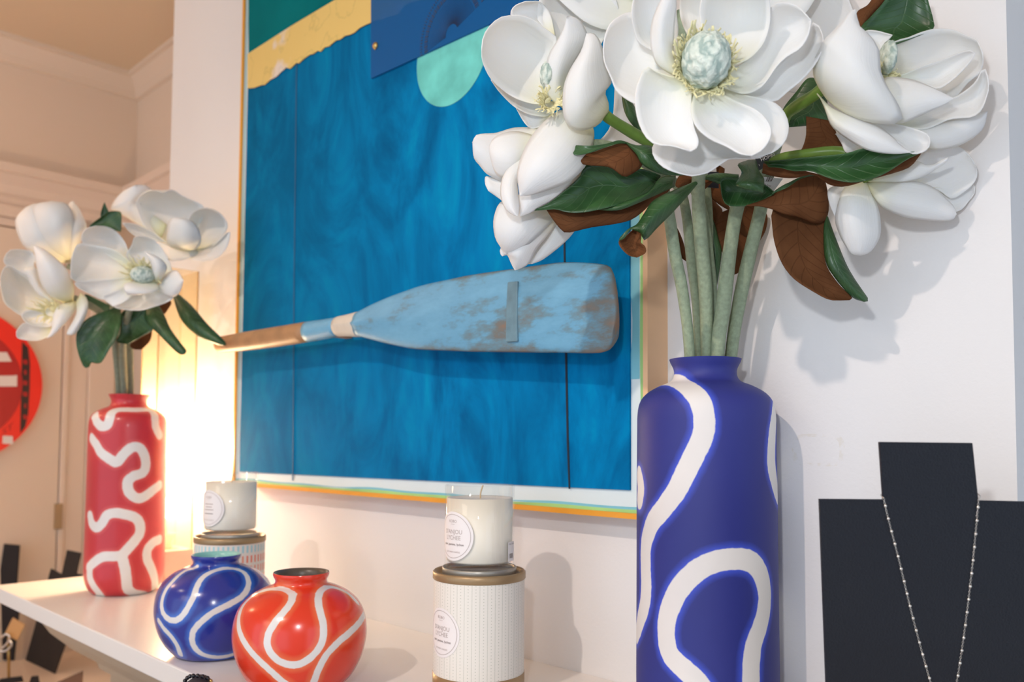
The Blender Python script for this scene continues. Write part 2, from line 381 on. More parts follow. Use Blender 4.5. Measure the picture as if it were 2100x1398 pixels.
# mantel: slab, stepped moulding and frieze below
MF, ML, MR = -0.327, -1.755, 0.10
mt = thing('mantel', (-0.83, -0.16, 0.0), 'white painted mantelpiece shelf with moulded edge under the vases', 'mantel')
box('shelf', ML, MR, MF, 0.0, MT - 0.026, MT, M_mantel, mt, bevel=0.002)
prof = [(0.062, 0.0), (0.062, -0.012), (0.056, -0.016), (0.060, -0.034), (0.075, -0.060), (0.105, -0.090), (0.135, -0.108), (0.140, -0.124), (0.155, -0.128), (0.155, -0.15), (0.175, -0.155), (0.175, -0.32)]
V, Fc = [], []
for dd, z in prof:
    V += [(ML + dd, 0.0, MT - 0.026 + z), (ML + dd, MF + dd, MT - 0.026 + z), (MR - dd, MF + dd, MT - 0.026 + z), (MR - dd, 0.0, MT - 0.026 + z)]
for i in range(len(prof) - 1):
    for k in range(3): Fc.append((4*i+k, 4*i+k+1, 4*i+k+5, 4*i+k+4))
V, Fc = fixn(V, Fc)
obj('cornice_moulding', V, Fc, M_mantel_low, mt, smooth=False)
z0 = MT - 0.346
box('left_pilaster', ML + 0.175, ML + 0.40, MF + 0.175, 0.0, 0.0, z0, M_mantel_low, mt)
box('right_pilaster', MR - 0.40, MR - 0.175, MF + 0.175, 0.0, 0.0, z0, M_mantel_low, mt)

# ------------------------------------------------------------------ painting
M_teal = mat('teal_canvas', (0, 0.15, 0.35), 0.8, spec=0.05)
nt = M_teal.node_tree; b = nt.nodes['Principled BSDF']; tc = N(nt, 'ShaderNodeTexCoord')
mp = N(nt, 'ShaderNodeMapping'); mp.inputs['Scale'].default_value = (1.9, 1, 1.0); mp.inputs['Rotation'].default_value = (0, 0.6, 0)
nt.links.new(tc.outputs['Object'], mp.inputs[0])
n1 = N(nt, 'ShaderNodeTexNoise'); n1.inputs['Scale'].default_value = 3.4; n1.inputs['Detail'].default_value = 8; n1.inputs['Distortion'].default_value = 2.2; n1.inputs['Roughness'].default_value = 0.62
nt.links.new(mp.outputs[0], n1.inputs['Vector'])
rp = ramp(nt, [(0.25, (0.0, 0.08, 0.22)), (0.42, (0.0, 0.14, 0.35)), (0.56, (0.0, 0.20, 0.47)), (0.75, (0.0, 0.30, 0.56))]); nt.links.new(n1.outputs['Fac'], rp.inputs[0])
# greener to the left and bottom, bluer to the right
sp = N(nt, 'ShaderNodeSeparateXYZ'); nt.links.new(tc.outputs['Object'], sp.inputs[0])
mr = N(nt, 'ShaderNodeMapRange'); mr.inputs[1].default_value = -0.46; mr.inputs[2].default_value = 0.15; mr.inputs[3].default_value = 0.55; mr.inputs[4].default_value = 0.0; nt.links.new(sp.outputs[0], mr.inputs[0])
mx = N(nt, 'ShaderNodeMix', data_type='RGBA'); mx.inputs[7].default_value = (0.0, 0.10, 0.175, 1); nt.links.new(mr.outputs[0], mx.inputs[0]); nt.links.new(rp.outputs[0], mx.inputs[6])
nt.links.new(mx.outputs[2], b.inputs['Base Color'])
M_mat = mat('painted_border', (0.70, 0.80, 0.82), 0.6, var=0.08, vscale=6)
M_aqua = mat('aqua_wash', (0.20, 0.52, 0.62), 0.6, var=0.35, vscale=5)
M_edge = mat('lime_edge_wash', (0.35, 0.62, 0.22), 0.6, var=0.5, vscale=9)
M_frame = mat('amber_wood_frame', (0.80, 0.34, 0.03), 0.4, var=0.15, vscale=14)
M_frame_side = mat('pine_frame_side', (0.86, 0.53, 0.30), 0.45, var=0.10, vscale=12)
M_dgreen = mat('dark_teal_paint', (0.0, 0.155, 0.165), 0.8, var=0.4, vscale=5, spec=0.05)
M_map = mat('old_yellow_map', (0.78, 0.56, 0.17), 0.7)
nt = M_map.node_tree; b = nt.nodes['Principled BSDF']; tc = N(nt, 'ShaderNodeTexCoord')
n1 = N(nt, 'ShaderNodeTexNoise'); n1.inputs['Scale'].default_value = 5.0; n1.inputs['Detail'].default_value = 4; nt.links.new(tc.outputs['Object'], n1.inputs['Vector'])
rp = ramp(nt, [(0.0, (0.80, 0.58, 0.19)), (0.62, (0.78, 0.55, 0.17)), (0.645, (0.78, 0.66, 0.55)), (0.70, (0.76, 0.66, 0.58)), (0.72, (0.80, 0.60, 0.22))]); nt.links.new(n1.outputs['Fac'], rp.inputs[0])
n2 = N(nt, 'ShaderNodeTexNoise'); n2.inputs['Scale'].default_value = 11; n2.inputs['Detail'].default_value = 5; nt.links.new(tc.outputs['Object'], n2.inputs['Vector'])
r2 = ramp(nt, [(0.485, (1, 1, 1)), (0.498, (0.55, 0.62, 0.6)), (0.511, (1, 1, 1))]); nt.links.new(n2.outputs['Fac'], r2.inputs[0])
mx = N(nt, 'ShaderNodeMix', data_type='RGBA', blend_type='MULTIPLY'); mx.inputs[0].default_value = 0.35
nt.links.new(rp.outputs[0], mx.inputs[6]); nt.links.new(r2.outputs[0], mx.inputs[7]); nt.links.new(mx.outputs[2], b.inputs['Base Color'])
M_mapback = mat('torn_paper_edge', (0.75, 0.68, 0.5), 0.8)
M_mint = mat('mint_paint', (0.16, 0.60, 0.55), 0.8, var=0.45, vscale=26, spec=0.1)
M_brass = mat('brass', (0.55, 0.38, 0.14), 0.3, metal=0.9)
M_black = mat('black_line', (0.01, 0.015, 0.03), 0.6)
M_protr = bpy.data.materials.new('blue_plastic_protractor'); M_protr.use_nodes = True
nt = M_protr.node_tree; b = nt.nodes['Principled BSDF']; b.inputs['Base Color'].default_value = (0.005, 0.13, 0.38, 1); b.inputs['Roughness'].default_value = 0.5; b.inputs['Specular IOR Level'].default_value = 0.15
tr = N(nt, 'ShaderNodeBsdfTransparent'); tr.inputs[0].default_value = (0.5, 0.6, 0.9, 1); ms = N(nt, 'ShaderNodeMixShader'); ms.inputs[0].default_value = 0.3
nt.links.new(b.outputs[0], ms.inputs[1]); nt.links.new(tr.outputs[0], ms.inputs[2]); nt.links.new(ms.outputs[0], nt.nodes['Material Output'].inputs[0])

PL, PR, PB, PT = -1.416, -0.508, 1.438, 2.46
pt = thing('painting', ((PL + PR) / 2, 0.0, PB), 'large framed teal abstract painting with yellow map strip and mint circle on the wall', 'painting')
ft = 0.006
V, Fc = merge([boxVF(PL, PL + ft, -0.038, 0, PB, PT), boxVF(PL, PR, -0.038, 0, PB, PB + ft), boxVF(PL, PR, -0.038, 0, PT - ft, PT)])
fr = obj('frame', V, Fc, M_frame, pt, smooth=False)
V, Fc = merge([boxVF(PR - ft, PR, -0.038, 0, PB, PT)])
fr2 = obj('frame_side', V, Fc, M_frame_side, pt, smooth=False); fr2['label'] = 'pale pine right side of the frame'
Y0 = -0.034
box('canvas', PL + ft, PR - ft, Y0, -0.005, PB + ft, PT - ft, M_mat, pt)
def pix_poly(pts, y, ox=0, oy=0, s=1): return [on_plane(ox + x / s, oy + yy / s, 1, y) for x, yy in pts]
def sheet(name, pts, y, th, m, parent, smooth=False):
    V, Fc = prismVF(pts, np.array([0, th, 0])); V, Fc = fixn(V, Fc); return obj(name, V, Fc, m, parent, smooth=smooth)
# lime and aqua brushed bands along the border
def wavy(x0, x1, z0, z1, amp, vert=False, n=40):
    a, c = [], []
    for i in range(n + 1):
        t = i / n
        if not vert:
            a.append((x0 + (x1 - x0) * t, z0)); c.append((x0 + (x1 - x0) * t, z1 + amp * math.sin(9 * t + 1) * math.sin(23 * t)))
        else:
            a.append((x0, z0 + (z1 - z0) * t)); c.append((x1 + amp * math.sin(9 * t + 1) * math.sin(23 * t), z0 + (z1 - z0) * t))
    return a + c[::-1]
def xz(pts, y): return [np.array([x, y, z]) for x, z in pts]
sheet('lime_band', xz(wavy(PL + ft, PR - ft, PB + ft, PB + ft + 0.0035, 0.0012), Y0 - 0.0004), 0, 0.0003, M_edge, pt)
sheet('aqua_band', xz(wavy(PL + ft, PR - ft, PB + ft + 0.0035, PB + ft + 0.0062, 0.002), Y0 - 0.0003), 0, 0.0002, M_aqua, pt)
sheet('lime_band', xz(wavy(PR - ft, PR - ft - 0.006, PB + ft, PT - ft, 0.001, True), Y0 - 0.0004), 0, 0.0003, M_edge, pt)
sheet('aqua_band', xz(wavy(PR - ft - 0.007, PR - ft - 0.022, PB + 0.15, PT - ft, 0.006, True), Y0 - 0.0006), 0, 0.0003, M_aqua, pt)
sheet('aqua_band', xz(wavy(PL + ft, PL + ft + 0.010, PB + 0.02, PT - ft, 0.002, True), Y0 - 0.0006), 0, 0.0003, mat('pale_aqua_wash', (0.42, 0.62, 0.66), 0.6, var=0.2, vscale=6), pt)
YT = Y0 - 0.003
tl = on_plane(489, 967, 1, YT); trr = on_plane(1293, 1005, 1, YT); 
TX0 = on_plane(510, 100, 1, YT)[0]; TX1 = on_plane(1291, 800, 1, YT)[0]; TZ0 = (tl[2] + trr[2]) / 2
pn = [np.array([TX0, YT, tl[2]]), np.array([TX1, YT, trr[2]]), np.array([TX1, YT, PT - 0.03]), np.array([TX0, YT, PT - 0.03])]
V, Fc = prismVF(pn, np.array([0, 0.003, 0])); V, Fc = fixn(V, Fc)
cen = np.array([(TX0 + TX1) / 2, YT, 1.85])
tp = obj('teal_panel', [tuple(v) for v in V], Fc, M_teal, pt, smooth=False)
tp.data.transform(Matrix.Translation(Vector((0, 0, -0.4)))); tp.location = (0, 0, 0.4)
M_dline = mat('dark_seam', (0.0, 0.012, 0.03), 0.7)
sheet('seam', pix_poly([(1150, 60), (1154, 60), (1158, 440), (1162, 700), (1166, 900), (1169, 1002), (1166, 1002), (1162, 900), (1158, 700)], YT - 0.0008), 0, 0.0006, M_dline, pt)
M_lline = mat('faint_seam', (0.0, 0.10, 0.22), 0.7)
sheet('seam', pix_poly([(607, 130), (609, 130), (604, 560), (601, 985), (599, 985), (602, 560)], YT - 0.0008), 0, 0.0006, M_lline, pt)
Z4 = (440, 0, 3.182)
sheet('dark_corner_panel', pix_poly([(222, -400), (222, 350), (500, 165), (790, -5), (1300, -330), (1500, -400)], YT - 0.001, *Z4), 0, 0.0008, M_dgreen, pt)
up = [(215, 352), (500, 168), (790, -5), (1200, -250), (1700, -520)]
low = [(215, 575), (255, 572), (300, 555), (325, 552), (360, 520), (400, 500), (430, 470), (465, 440), (490, 448), (530, 410), (548, 412), (585, 378), (620, 355), (640, 352), (670, 330), (690, 336), (715, 308), (745, 300), (790, 262), (815, 258), (850, 232), (880, 226), (910, 212), (945, 180), (985, 160), (1010, 150), (1050, 128), (1080, 133), (1130, 108), (1175, 100), (1210, 84), (1225, 45), (1262, 22), (1320, 5), (1350, -5), (1500, -90), (1700, -230), (1900, -380)]
sheet('map_strip', pix_poly(up + low[::-1], YT - 0.003, *Z4), 0, 0.0015, M_map, pt)
V, Fc = latheVF([(1e-4, 0), (0.0, 0)], (0, 0, 0)) if False else ([], [])
cc = on_plane(440 + 1545 / 3.182, 335 / 3.182, 1, YT - 0.0008)
sheet('mint_disc', [cc + np.array([0.0 + 0.0735 * math.cos(t), 0, 0.0735 * math.sin(t)]) for t in np.linspace(0, 2 * math.pi, 72, endpoint=False)], 0, 0.0006, M_mint, pt)
pr = sheet('protractor', pix_poly([(1020, 150), (1020, 512), (1830, 140), (2300, -60), (2300, -520), (1020, -200)], YT - 0.0032, *Z4), 0, 0.0022, M_protr, pt)
# tick fan of the protractor
fan = []
fc = on_plane(440 + 1545 / 3.182, 215 / 3.182, 1, YT - 0.0036)
e1 = np.array([1, 0, 0.0]); e2 = np.array([0, 0, 1.0])
for k in range(46):
    an = R(20 + k * 3.75)
    dv = e1 * math.cos(an) + e2 * math.sin(an); nv = np.array([-dv[2], 0, dv[0]])
    for r0, r1, wv in ((0.012, 0.048, 0.00018), (0.050, 0.057, 0.0013 if k % 2 else 0.0006), (0.062, 0.066, 0.0008)):
        q = [fc + dv*r0 - nv*wv, fc + dv*r1 - nv*wv, fc + dv*r1 + nv*wv, fc + dv*r0 + nv*wv]
        fan.append(fixn(*prismVF(q, np.array([0, 0.0004, 0]))))
V, Fc = merge(fan); obj('scale_marks', V, Fc, mat('protractor_print', (0.012, 0.035, 0.10), 0.6), pr, smooth=False)
pc = on_plane(770, 94, 1, YT - 0.004)
V, Fc = sphereVF(pc, 0.0055, 0.004, 0.0055); obj('brass_pin', V, Fc, M_brass, pr)

# ------------------------------------------------------------------ oar on the painting
M_oar = mat('oar_blue_paint', (0.13, 0.36, 0.56), 0.5)
nt = M_oar.node_tree; b = nt.nodes['Principled BSDF']; tc = N(nt, 'ShaderNodeTexCoord')
mp = N(nt, 'ShaderNodeMapping'); mp.inputs['Scale'].default_value = (1, 1, 2.6); nt.links.new(tc.outputs['Object'], mp.inputs[0])
n1 = N(nt, 'ShaderNodeTexNoise'); n1.inputs['Scale'].default_value = 13; n1.inputs['Detail'].default_value = 9; n1.inputs['Roughness'].default_value = 0.68; nt.links.new(mp.outputs[0], n1.inputs['Vector'])
at = N(nt, 'ShaderNodeAttribute'); at.attribute_name = 'wear'
ad = N(nt, 'ShaderNodeMath', operation='MULTIPLY_ADD'); ad.inputs[1].default_value = 0.27; nt.links.new(at.outputs['Fac'], ad.inputs[0]); nt.links.new(n1.outputs['Fac'], ad.inputs[2])
rp = ramp(nt, [(0.40, (0.16, 0.41, 0.60)), (0.56, (0.13, 0.35, 0.53)), (0.63, (0.13, 0.26, 0.34)), (0.72, (0.15, 0.17, 0.17)), (0.88, (0.24, 0.15, 0.10))]); nt.links.new(ad.outputs[0], rp.inputs[0])
nt.links.new(rp.outputs[0], b.inputs['Base Color'])
bp = N(nt, 'ShaderNodeBump'); bp.inputs['Strength'].default_value = 0.4; bp.inputs['Distance'].default_value = 0.0015; nt.links.new(n1.outputs['Fac'], bp.inputs['Height']); nt.links.new(bp.outputs[0], b.inputs['Normal'])
M_wood = mat('worn_handle_wood', (0.42, 0.22, 0.10), 0.5, var=0.5, vscale=30, bump=0.2)
M_tape = mat('whitewashed_collar', (0.66, 0.58, 0.48), 0.7, var=0.15, vscale=60)
M_pink = mat('bare_pink_wood', (0.50, 0.27, 0.20), 0.6, var=0.2, vscale=40)
YO = -0.088
oar_top = [(453, 690), (500, 681), (560, 671), (632, 659), (662, 655), (695, 650), (715, 646), (737, 640), (765, 625), (800, 609), (840, 594), (870, 584), (920, 573), (970, 563), (1060, 550), (1110, 543), (1150, 538), (1190, 538), (1230, 541), (1250, 546), (1258, 560), (1262, 580), (1267, 620), (1267, 655), (1262, 685)]
oar_bot = [(453, 723), (500, 719), (560, 712), (632, 701), (662, 696), (695, 689), (715, 689), (737, 690), (765, 697), (800, 706), (840, 714), (870, 717), (920, 719), (970, 721), (1060, 722), (1110, 723), (1150, 723), (1190, 724), (1215, 724), (1232, 723), (1243, 720), (1250, 716), (1257, 706), (1261, 697), (1262, 690)]
oar = thing('wooden_oar', on_plane(900, 700, 1, YO), 'weathered blue wooden oar mounted across the teal painting', 'oar')
def oar_part(name, i0, i1, m, y_off=0.0, parent=oar, taperend=False, sub=4, grow=0.0):
    T = catmull(oar_top[i0:i1 + 1], (i1 - i0) * sub + 1); B = catmull(oar_bot[i0:i1 + 1], (i1 - i0) * sub + 1)
    V = []; wear = []; seg = 24
    for k in range(len(T)):
        a = on_plane(T[k][0], T[k][1], 1, YO); c = on_plane(B[k][0], B[k][1], 1, YO)
        mid = (a + c) / 2; h = (a - c) / 2 * (1 + grow); L = np.linalg.norm(h)
        px_ = (T[k][0] + B[k][0]) / 2
        thick = 0.0135 if px_ < 700 else max(0.007, 0.0135 - (px_ - 700) / 320 * 0.0065)
        if px_ > 1240: thick *= 0.8
        thick = min(thick, L) * (1 + grow * 0.5)
        for q in range(seg):
            th = 2 * math.pi * q / seg; cth, sth = math.cos(th), math.sin(th)
            e = 1.0 if px_ < 700 else 0.75
            sx = math.copysign(abs(cth) ** 1.0, cth); sy = math.copysign(abs(sth) ** e, sth)
            # raised spine running into the blade
            sp_ = 0.004 * max(0, 1 - abs(cth) * 5) * max(0, 1 - (px_ - 700) / 260) if (px_ > 700 and sth < 0) else 0
            V.append(mid + h * sx + np.array([0, 1, 0]) * (thick * sy - sp_ + 0.0))
            edge = max(0, (abs(cth) - 0.93) / 0.07) * 0.55
            tip = max(0, (px_ - 1195) / 70) * 0.9
            midw = 0.42 * math.exp(-((px_ - 1060) / 110) ** 2) * (1 if cth < 0.35 else 0.45)
            wear.append(min(1.3, edge + tip + midw))
    Fc = []
    n = len(T)
    for k in range(n - 1):
        for q in range(seg):
            q2 = (q + 1) % seg; Fc.append((k*seg+q, k*seg+q2, (k+1)*seg+q2, (k+1)*seg+q))
    Fc.append(tuple(range(seg - 1, -1, -1))); Fc.append(tuple((n-1)*seg + q for q in range(seg)))
    V, F2 = V, Fc
    o = obj(name, V, F2, m, parent, attr={'wear': wear})
    bm = bmesh.new(); bm.from_mesh(o.data); bmesh.ops.recalc_face_normals(bm, faces=bm.faces); bm.to_mesh(o.data); bm.free()
    return o
oar_part('handle', 0, 3, M_wood)['label'] = 'bare brown wooden handle end'
oar_part('shaft', 3, 5, M_oar)
oar_part('collar', 5, 7, M_tape, grow=0.04)
bl = oar_part('blade', 7, 24, M_oar)
# raised batten and old tape marks on the blade face
def blade_pt(x, y, off=0.0085): return on_plane(x, y, 1, YO - off)
M_bat = mat('repair_batten', (0.13, 0.24, 0.30), 0.5, var=0.5, vscale=50, bump=0.4)
V, Fc = prismVF([blade_pt(*q) for q in [(1040, 578), (1061, 576), (1060, 640), (1060, 700), (1036, 701), (1037, 640)]], np.array([0, 0.006, 0])); V, Fc = fixn(V, Fc)
obj('batten', V, Fc, M_bat, bl, smooth=False, bevel=0.0015)
box('mounting_block', -0.60, -0.585, YO + 0.004, -0.040, 1.655, 1.670, M_wood, oar)
box('mounting_block', -1.06, -1.045, YO + 0.004, -0.040, 1.675, 1.688, M_wood, oar)

# ------------------------------------------------------------------ patterned vases
def densify(prof, step):
    out = []
    for (r0, z0_), (r1, z1_) in zip(prof[:-1], prof[1:]):
        n = max(1, int(math.hypot(r1 - r0, z1_ - z0_) / step))
        for k in range(n): out.append((r0 + (r1 - r0) * k / n, z0_ + (z1_ - z0_) * k / n))
    out.append(prof[-1]); return out
def smooth_prof(prof, n=90):
    c = catmull(prof, n); return [(max(1e-4, a), b_) for a, b_ in c]
def make_vase(base, prof, inner, frame, lines, back, mats, label, cat, group, names=('body', 'lining'), maxd=0.03):
    """prof: outer profile from foot to lip, inner: lip back down; lines in photo pixels laid on the near side, back in (degrees from the camera side, height)"""
    root = thing('vase', base, label, cat, group)
    op = smooth_prof(prof, 130); seg = 180
    V, Fc = latheVF(op, base, seg)
    V, Fc = [Vector(v) for v in V], Fc[:-1]
    bvh = BVHTree.FromPolygons(V, Fc)
    segs = []
    ox, oy, s = frame
    for ln in lines:
        c = catmull(ln, 60); pts = []
        for x, y in c:
            x = ox + x / s; y = oy + y / s
            dr = FW + RT * (x - CX) / F - UP * (y - CY) / F; dr /= np.linalg.norm(dr)
            h = bvh.ray_cast(Vector(CAM), Vector(dr))
            if h[0] is None:
                h = bvh.find_nearest(Vector(CAM + dr * np.linalg.norm(np.array(base) + np.array([0, 0, 0.15]) - CAM)))
            pts.append(np.array(h[0]))
        segs.append(np.array(pts))
    cam_ang = math.atan2(CAM[1] - base[1], CAM[0] - base[0])
    pr_ = np.array(op)
    for ln in back:
        c = catmull(ln, 60); pts = []
        for dg, h in c:
            h = min(max(h, 0.002), prof[-1][1] * 0.9)
            idx = int(np.argmin(abs(pr_[:int(len(pr_) * 0.95), 1] - h))); r = pr_[idx, 0]; an = cam_ang + R(dg)
            pts.append(np.array([base[0] + r * math.cos(an), base[1] + r * math.sin(an), base[2] + h]))
        segs.append(np.array(pts))
    A = np.array([tuple(v) for v in V]); dist = np.full(len(A), 1.0)
    for p in segs:
        for i in range(len(p) - 1):
            a, b_ = p[i], p[i + 1]; ab = b_ - a; L2 = ab @ ab + 1e-12
            t = np.clip(((A - a) @ ab) / L2, 0, 1)[:, None]
            dist = np.minimum(dist, np.linalg.norm(A - (a + t * ab), axis=1))
    dist = np.minimum(dist, maxd)
    obj(names[0], V, Fc, mats[0], root, attr={'band': dist})
    ip = smooth_prof(inner, 60)
    V, Fc = latheVF(ip, base, 96); Fc = Fc[:-2]      # open at the mouth
    V, Fc = fixn(V, Fc)
    o = obj(names[1], V, Fc, mats[1], root)
    return root
TALL = [(1e-3, 0.0), (0.030, 0.0), (0.046, 0.0), (0.053, 0.003), (0.059, 0.010), (0.0635, 0.022), (0.0655, 0.04), (0.0655, 0.08), (0.0652, 0.15), (0.065, 0.22), (0.0645, 0.28),
        (0.0640, 0.298), (0.0615, 0.309), (0.055, 0.317), (0.044, 0.3235), (0.034, 0.3275), (0.0305, 0.331), (0.0292, 0.336), (0.0300, 0.341), (0.0328, 0.3465), (0.0338, 0.3495)]
TALLI = [(0.0338, 0.3495), (0.0326, 0.3503), (0.0312, 0.3485), (0.0285, 0.343), (0.0272, 0.336), (0.029, 0.329), (0.040, 0.321), (0.055, 0.311), (0.060, 0.298), (0.060, 0.15), (0.060, 0.03), (0.045, 0.008), (1e-3, 0.008)]
WHT = (0.82, 0.79, 0.755)
M_blue = vase_mat('cobalt_matte_glaze', (0.026, 0.034, 0.23), (0.05, 0.09, 0.60), WHT, 0.0094, 0.55, 0.0)
M_red = vase_mat('crimson_glaze', (0.58, 0.035, 0.045), (0.70, 0.10, 0.09), WHT, 0.0083, 0.35, 0.2)
M_bluer = vase_mat('cobalt_gloss_glaze', (0.022, 0.035, 0.30), (0.05, 0.16, 0.60), WHT, 0.0036, 0.22, 0.4)
M_redr = vase_mat('scarlet_gloss_glaze', (0.80, 0.045, 0.015), (0.85, 0.16, 0.06), WHT, 0.0040, 0.22, 0.4)
M_in_blue = mat('blue_lining', (0.03, 0.035, 0.22), 0.5)
M_in_red = mat('red_lining', (0.45, 0.03, 0.04), 0.4)
M_in_mint = mat('mint_lining', (0.30, 0.62, 0.58), 0.3)
M_in_dark = mat('umber_lining', (0.10, 0.075, 0.055), 0.35, var=0.3, vscale=80)

BTX, BTZ = 1450, 0.777
bt = foot(BTX, BTZ)
make_vase(bt, TALL, TALLI, (1280, 700, 2.0025),
    [[(60, 240), (90, 205), (140, 178), (210, 166), (265, 190), (310, 240), (328, 310), (325, 380), (290, 460), (250, 540), (215, 610), (165, 680), (115, 745), (88, 830), (86, 930), (88, 1010), (82, 1080), (66, 1140), (52, 1200)],
     [(330, 1440), (290, 1385), (235, 1335), (185, 1280), (170, 1190), (185, 1100), (230, 1010), (300, 940), (370, 905), (440, 893), (515, 900), (560, 950), (578, 1020), (578, 1090), (560, 1170), (535, 1240), (524, 1320), (520, 1440), (500, 1600), (440, 1680)],
     [(628, 230), (616, 330), (608, 430), (608, 510), (620, 580), (632, 640)], [(60, 550), (66, 600), (62, 650)]],
    [[(100, 0.27), (130, 0.22), (170, 0.24), (200, 0.17), (170, 0.11), (120, 0.12), (105, 0.06)], [(-100, 0.10), (-130, 0.05), (-160, 0.06), (-190, 0.03)], [(230, 0.30), (215, 0.27), (240, 0.20), (225, 0.12)]],
    (M_blue, M_in_blue), 'tall cobalt blue vase with white brushed loops holding the large magnolia bouquet', 'vase', 'tall patterned vases')
RTX, RTZ = 254, 1.47
rt_ = foot(RTX, RTZ)
make_vase(rt_, TALL, TALLI, (0, 800, 2.338),
    [[(452, 118), (462, 150), (485, 172), (512, 168), (524, 140), (535, 108), (570, 92), (650, 92), (705, 92), (738, 110), (745, 140), (748, 175), (765, 215)],
     [(438, 228), (462, 262), (485, 300), (530, 332), (560, 345), (590, 310), (630, 275), (668, 275), (692, 310), (700, 360), (685, 395), (640, 412), (612, 440), (618, 485), (645, 512), (672, 518), (700, 505), (730, 482), (765, 455)],
     [(430, 600), (440, 640), (465, 658), (490, 635), (512, 600), (550, 588), (600, 595), (650, 612), (672, 645), (668, 690), (635, 735), (590, 785)],
     [(425, 850), (450, 825), (490, 800), (540, 796), (580, 800), (598, 850), (606, 905), (612, 950), (640, 972), (700, 975), (745, 965)],
     [(428, 860), (430, 900), (448, 940), (475, 975), (500, 1010)],
     [(765, 715), (735, 730), (708, 765), (708, 810), (725, 850), (742, 900), (745, 960)]],
    [[(100, 0.27), (130, 0.22), (170, 0.24), (200, 0.17), (170, 0.11), (120, 0.12), (105, 0.06)], [(-100, 0.10), (-130, 0.05), (-160, 0.06), (-190, 0.03)]],
    (M_red, M_in_red), 'tall red vase with white brushed loops at the left end of the mantel', 'vase', 'tall patterned vases')
ROUND = [(1e-3, 0.0), (0.030, 0.0), (0.043, 0.0005), (0.050, 0.005), (0.0590, 0.0155), (0.0665, 0.030), (0.0705, 0.044), (0.0722, 0.058), (0.0705, 0.074), (0.0645, 0.089), (0.053, 0.1005), (0.040, 0.1075), (0.0315, 0.1105), (0.0285, 0.1125), (0.0278, 0.116), (0.0295, 0.1195), (0.0305, 0.1225), (0.0300, 0.1245)]
ROUNDI = [(0.0300, 0.1245), (0.0288, 0.1250), (0.0272, 0.1235), (0.0250, 0.117), (0.0262, 0.109), (0.038, 0.102), (0.058, 0.088), (0.067, 0.06), (0.058, 0.02), (0.04, 0.006), (1e-3, 0.006)]
bb = foot(439, 1.051)
FB = (300, 900, 2.808)
make_vase(bb, ROUND, ROUNDI, FB,
    [[(288, 738), (255, 748), (215, 762), (160, 810), (112, 870), (90, 930), (90, 985), (112, 1025), (160, 1048), (205, 1020), (245, 960), (275, 900), (300, 830), (345, 780), (420, 750), (500, 745), (560, 765), (588, 810), (582, 865), (545, 912), (470, 955), (390, 995), (330, 1040), (280, 1090), (262, 1140), (275, 1195), (320, 1238), (400, 1256), (480, 1247), (560, 1215)],
     [(70, 1045), (100, 1090), (145, 1140), (178, 1190), (196, 1242)], [(575, 722), (625, 750), (670, 790), (715, 840)]],
    [[(90, 0.09), (120, 0.03), (160, 0.05), (200, 0.02), (225, 0.07), (190, 0.095), (150, 0.09)], [(250, 0.09), (262, 0.05), (275, 0.02)]],
    (M_bluer, M_in_mint), 'round cobalt blue vase with white loops and mint green inside', 'vase', 'small round patterned vases')
rb = foot(614, 0.913)
make_vase(rb, ROUND, ROUNDI, FB,
    [[(848, 895), (800, 868), (730, 862), (650, 880), (585, 925), (545, 980), (530, 1050), (540, 1120), (580, 1195), (640, 1265), (710, 1330), (790, 1400), (850, 1440)],
     [(838, 885), (838, 930), (800, 985), (745, 1050), (708, 1110), (695, 1170), (712, 1225), (760, 1275), (830, 1300), (900, 1290), (960, 1245), (1000, 1195), (1020, 1130), (1018, 1060), (1000, 990), (990, 930), (1000, 880), (1040, 852), (1100, 858), (1165, 890), (1215, 940)],
     [(1255, 1010), (1225, 1060), (1170, 1115), (1100, 1175), (1040, 1240), (995, 1320), (965, 1400), (950, 1450)]],
    [[(90, 0.09), (120, 0.03), (160, 0.05), (200, 0.02), (225, 0.07), (190, 0.095), (150, 0.09)], [(250, 0.09), (262, 0.05), (275, 0.02)]],
    (M_redr, M_in_dark), 'round orange red vase with white loops and dark brown inside', 'vase', 'small round patterned vases')

# ------------------------------------------------------------------ candles on tins
def text_flat(s, size, align='CENTER'):
    cu = bpy.data.curves.new('t', 'FONT'); cu.body = s; cu.size = size; cu.align_x = align; cu.align_y = 'CENTER'; cu.resolution_u = 3
    o = bpy.data.objects.new('t', cu); COL.objects.link(o)
    bpy.context.view_layer.update()
    me = o.evaluated_get(bpy.context.evaluated_depsgraph_get()).to_mesh()
    V = [tuple(v.co) for v in me.vertices]; Fc = [tuple(p.vertices) for p in me.polygons]
    o.to_mesh_clear(); bpy.data.objects.remove(o); bpy.data.curves.remove(cu)
    return V, Fc
def wrap(V, c, r, ang, zc):
    """flat x, y laid round a cylinder of radius r, seen from outside"""
    out = []
    for v in V:
        a = ang + v[0] / r
        out.append((c[0] + r * math.cos(a), c[1] + r * math.sin(a), zc + v[1]))
    return out
def disc2d(rad, n=64, ring=10, r0=0.0, sx=1.0):
    V = []; Fc = []
    for i in range(ring + 1):
        rr = r0 + (rad - r0) * i / ring
        for k in range(n): V.append((rr * sx * math.cos(2*math.pi*k/n), rr * math.sin(2*math.pi*k/n)))
    for i in range(ring):
        for k in range(n):
            k2 = (k + 1) % n; Fc.append((i*n+k, (i+1)*n+k, (i+1)*n+k2, i*n+k2))
    return V, Fc
def rect2d(w_, h_, nx=8, cx=0, cy=0):
    V = [(cx - w_/2 + w_*i/nx, cy + (h_/2 if j else -h_/2)) for j in range(2) for i in range(nx + 1)]
    return V, [(i, i+1, i+nx+2, i+nx+1) for i in range(nx)]
M_label = mat('label_paper', (0.84, 0.80, 0.79), 0.6)
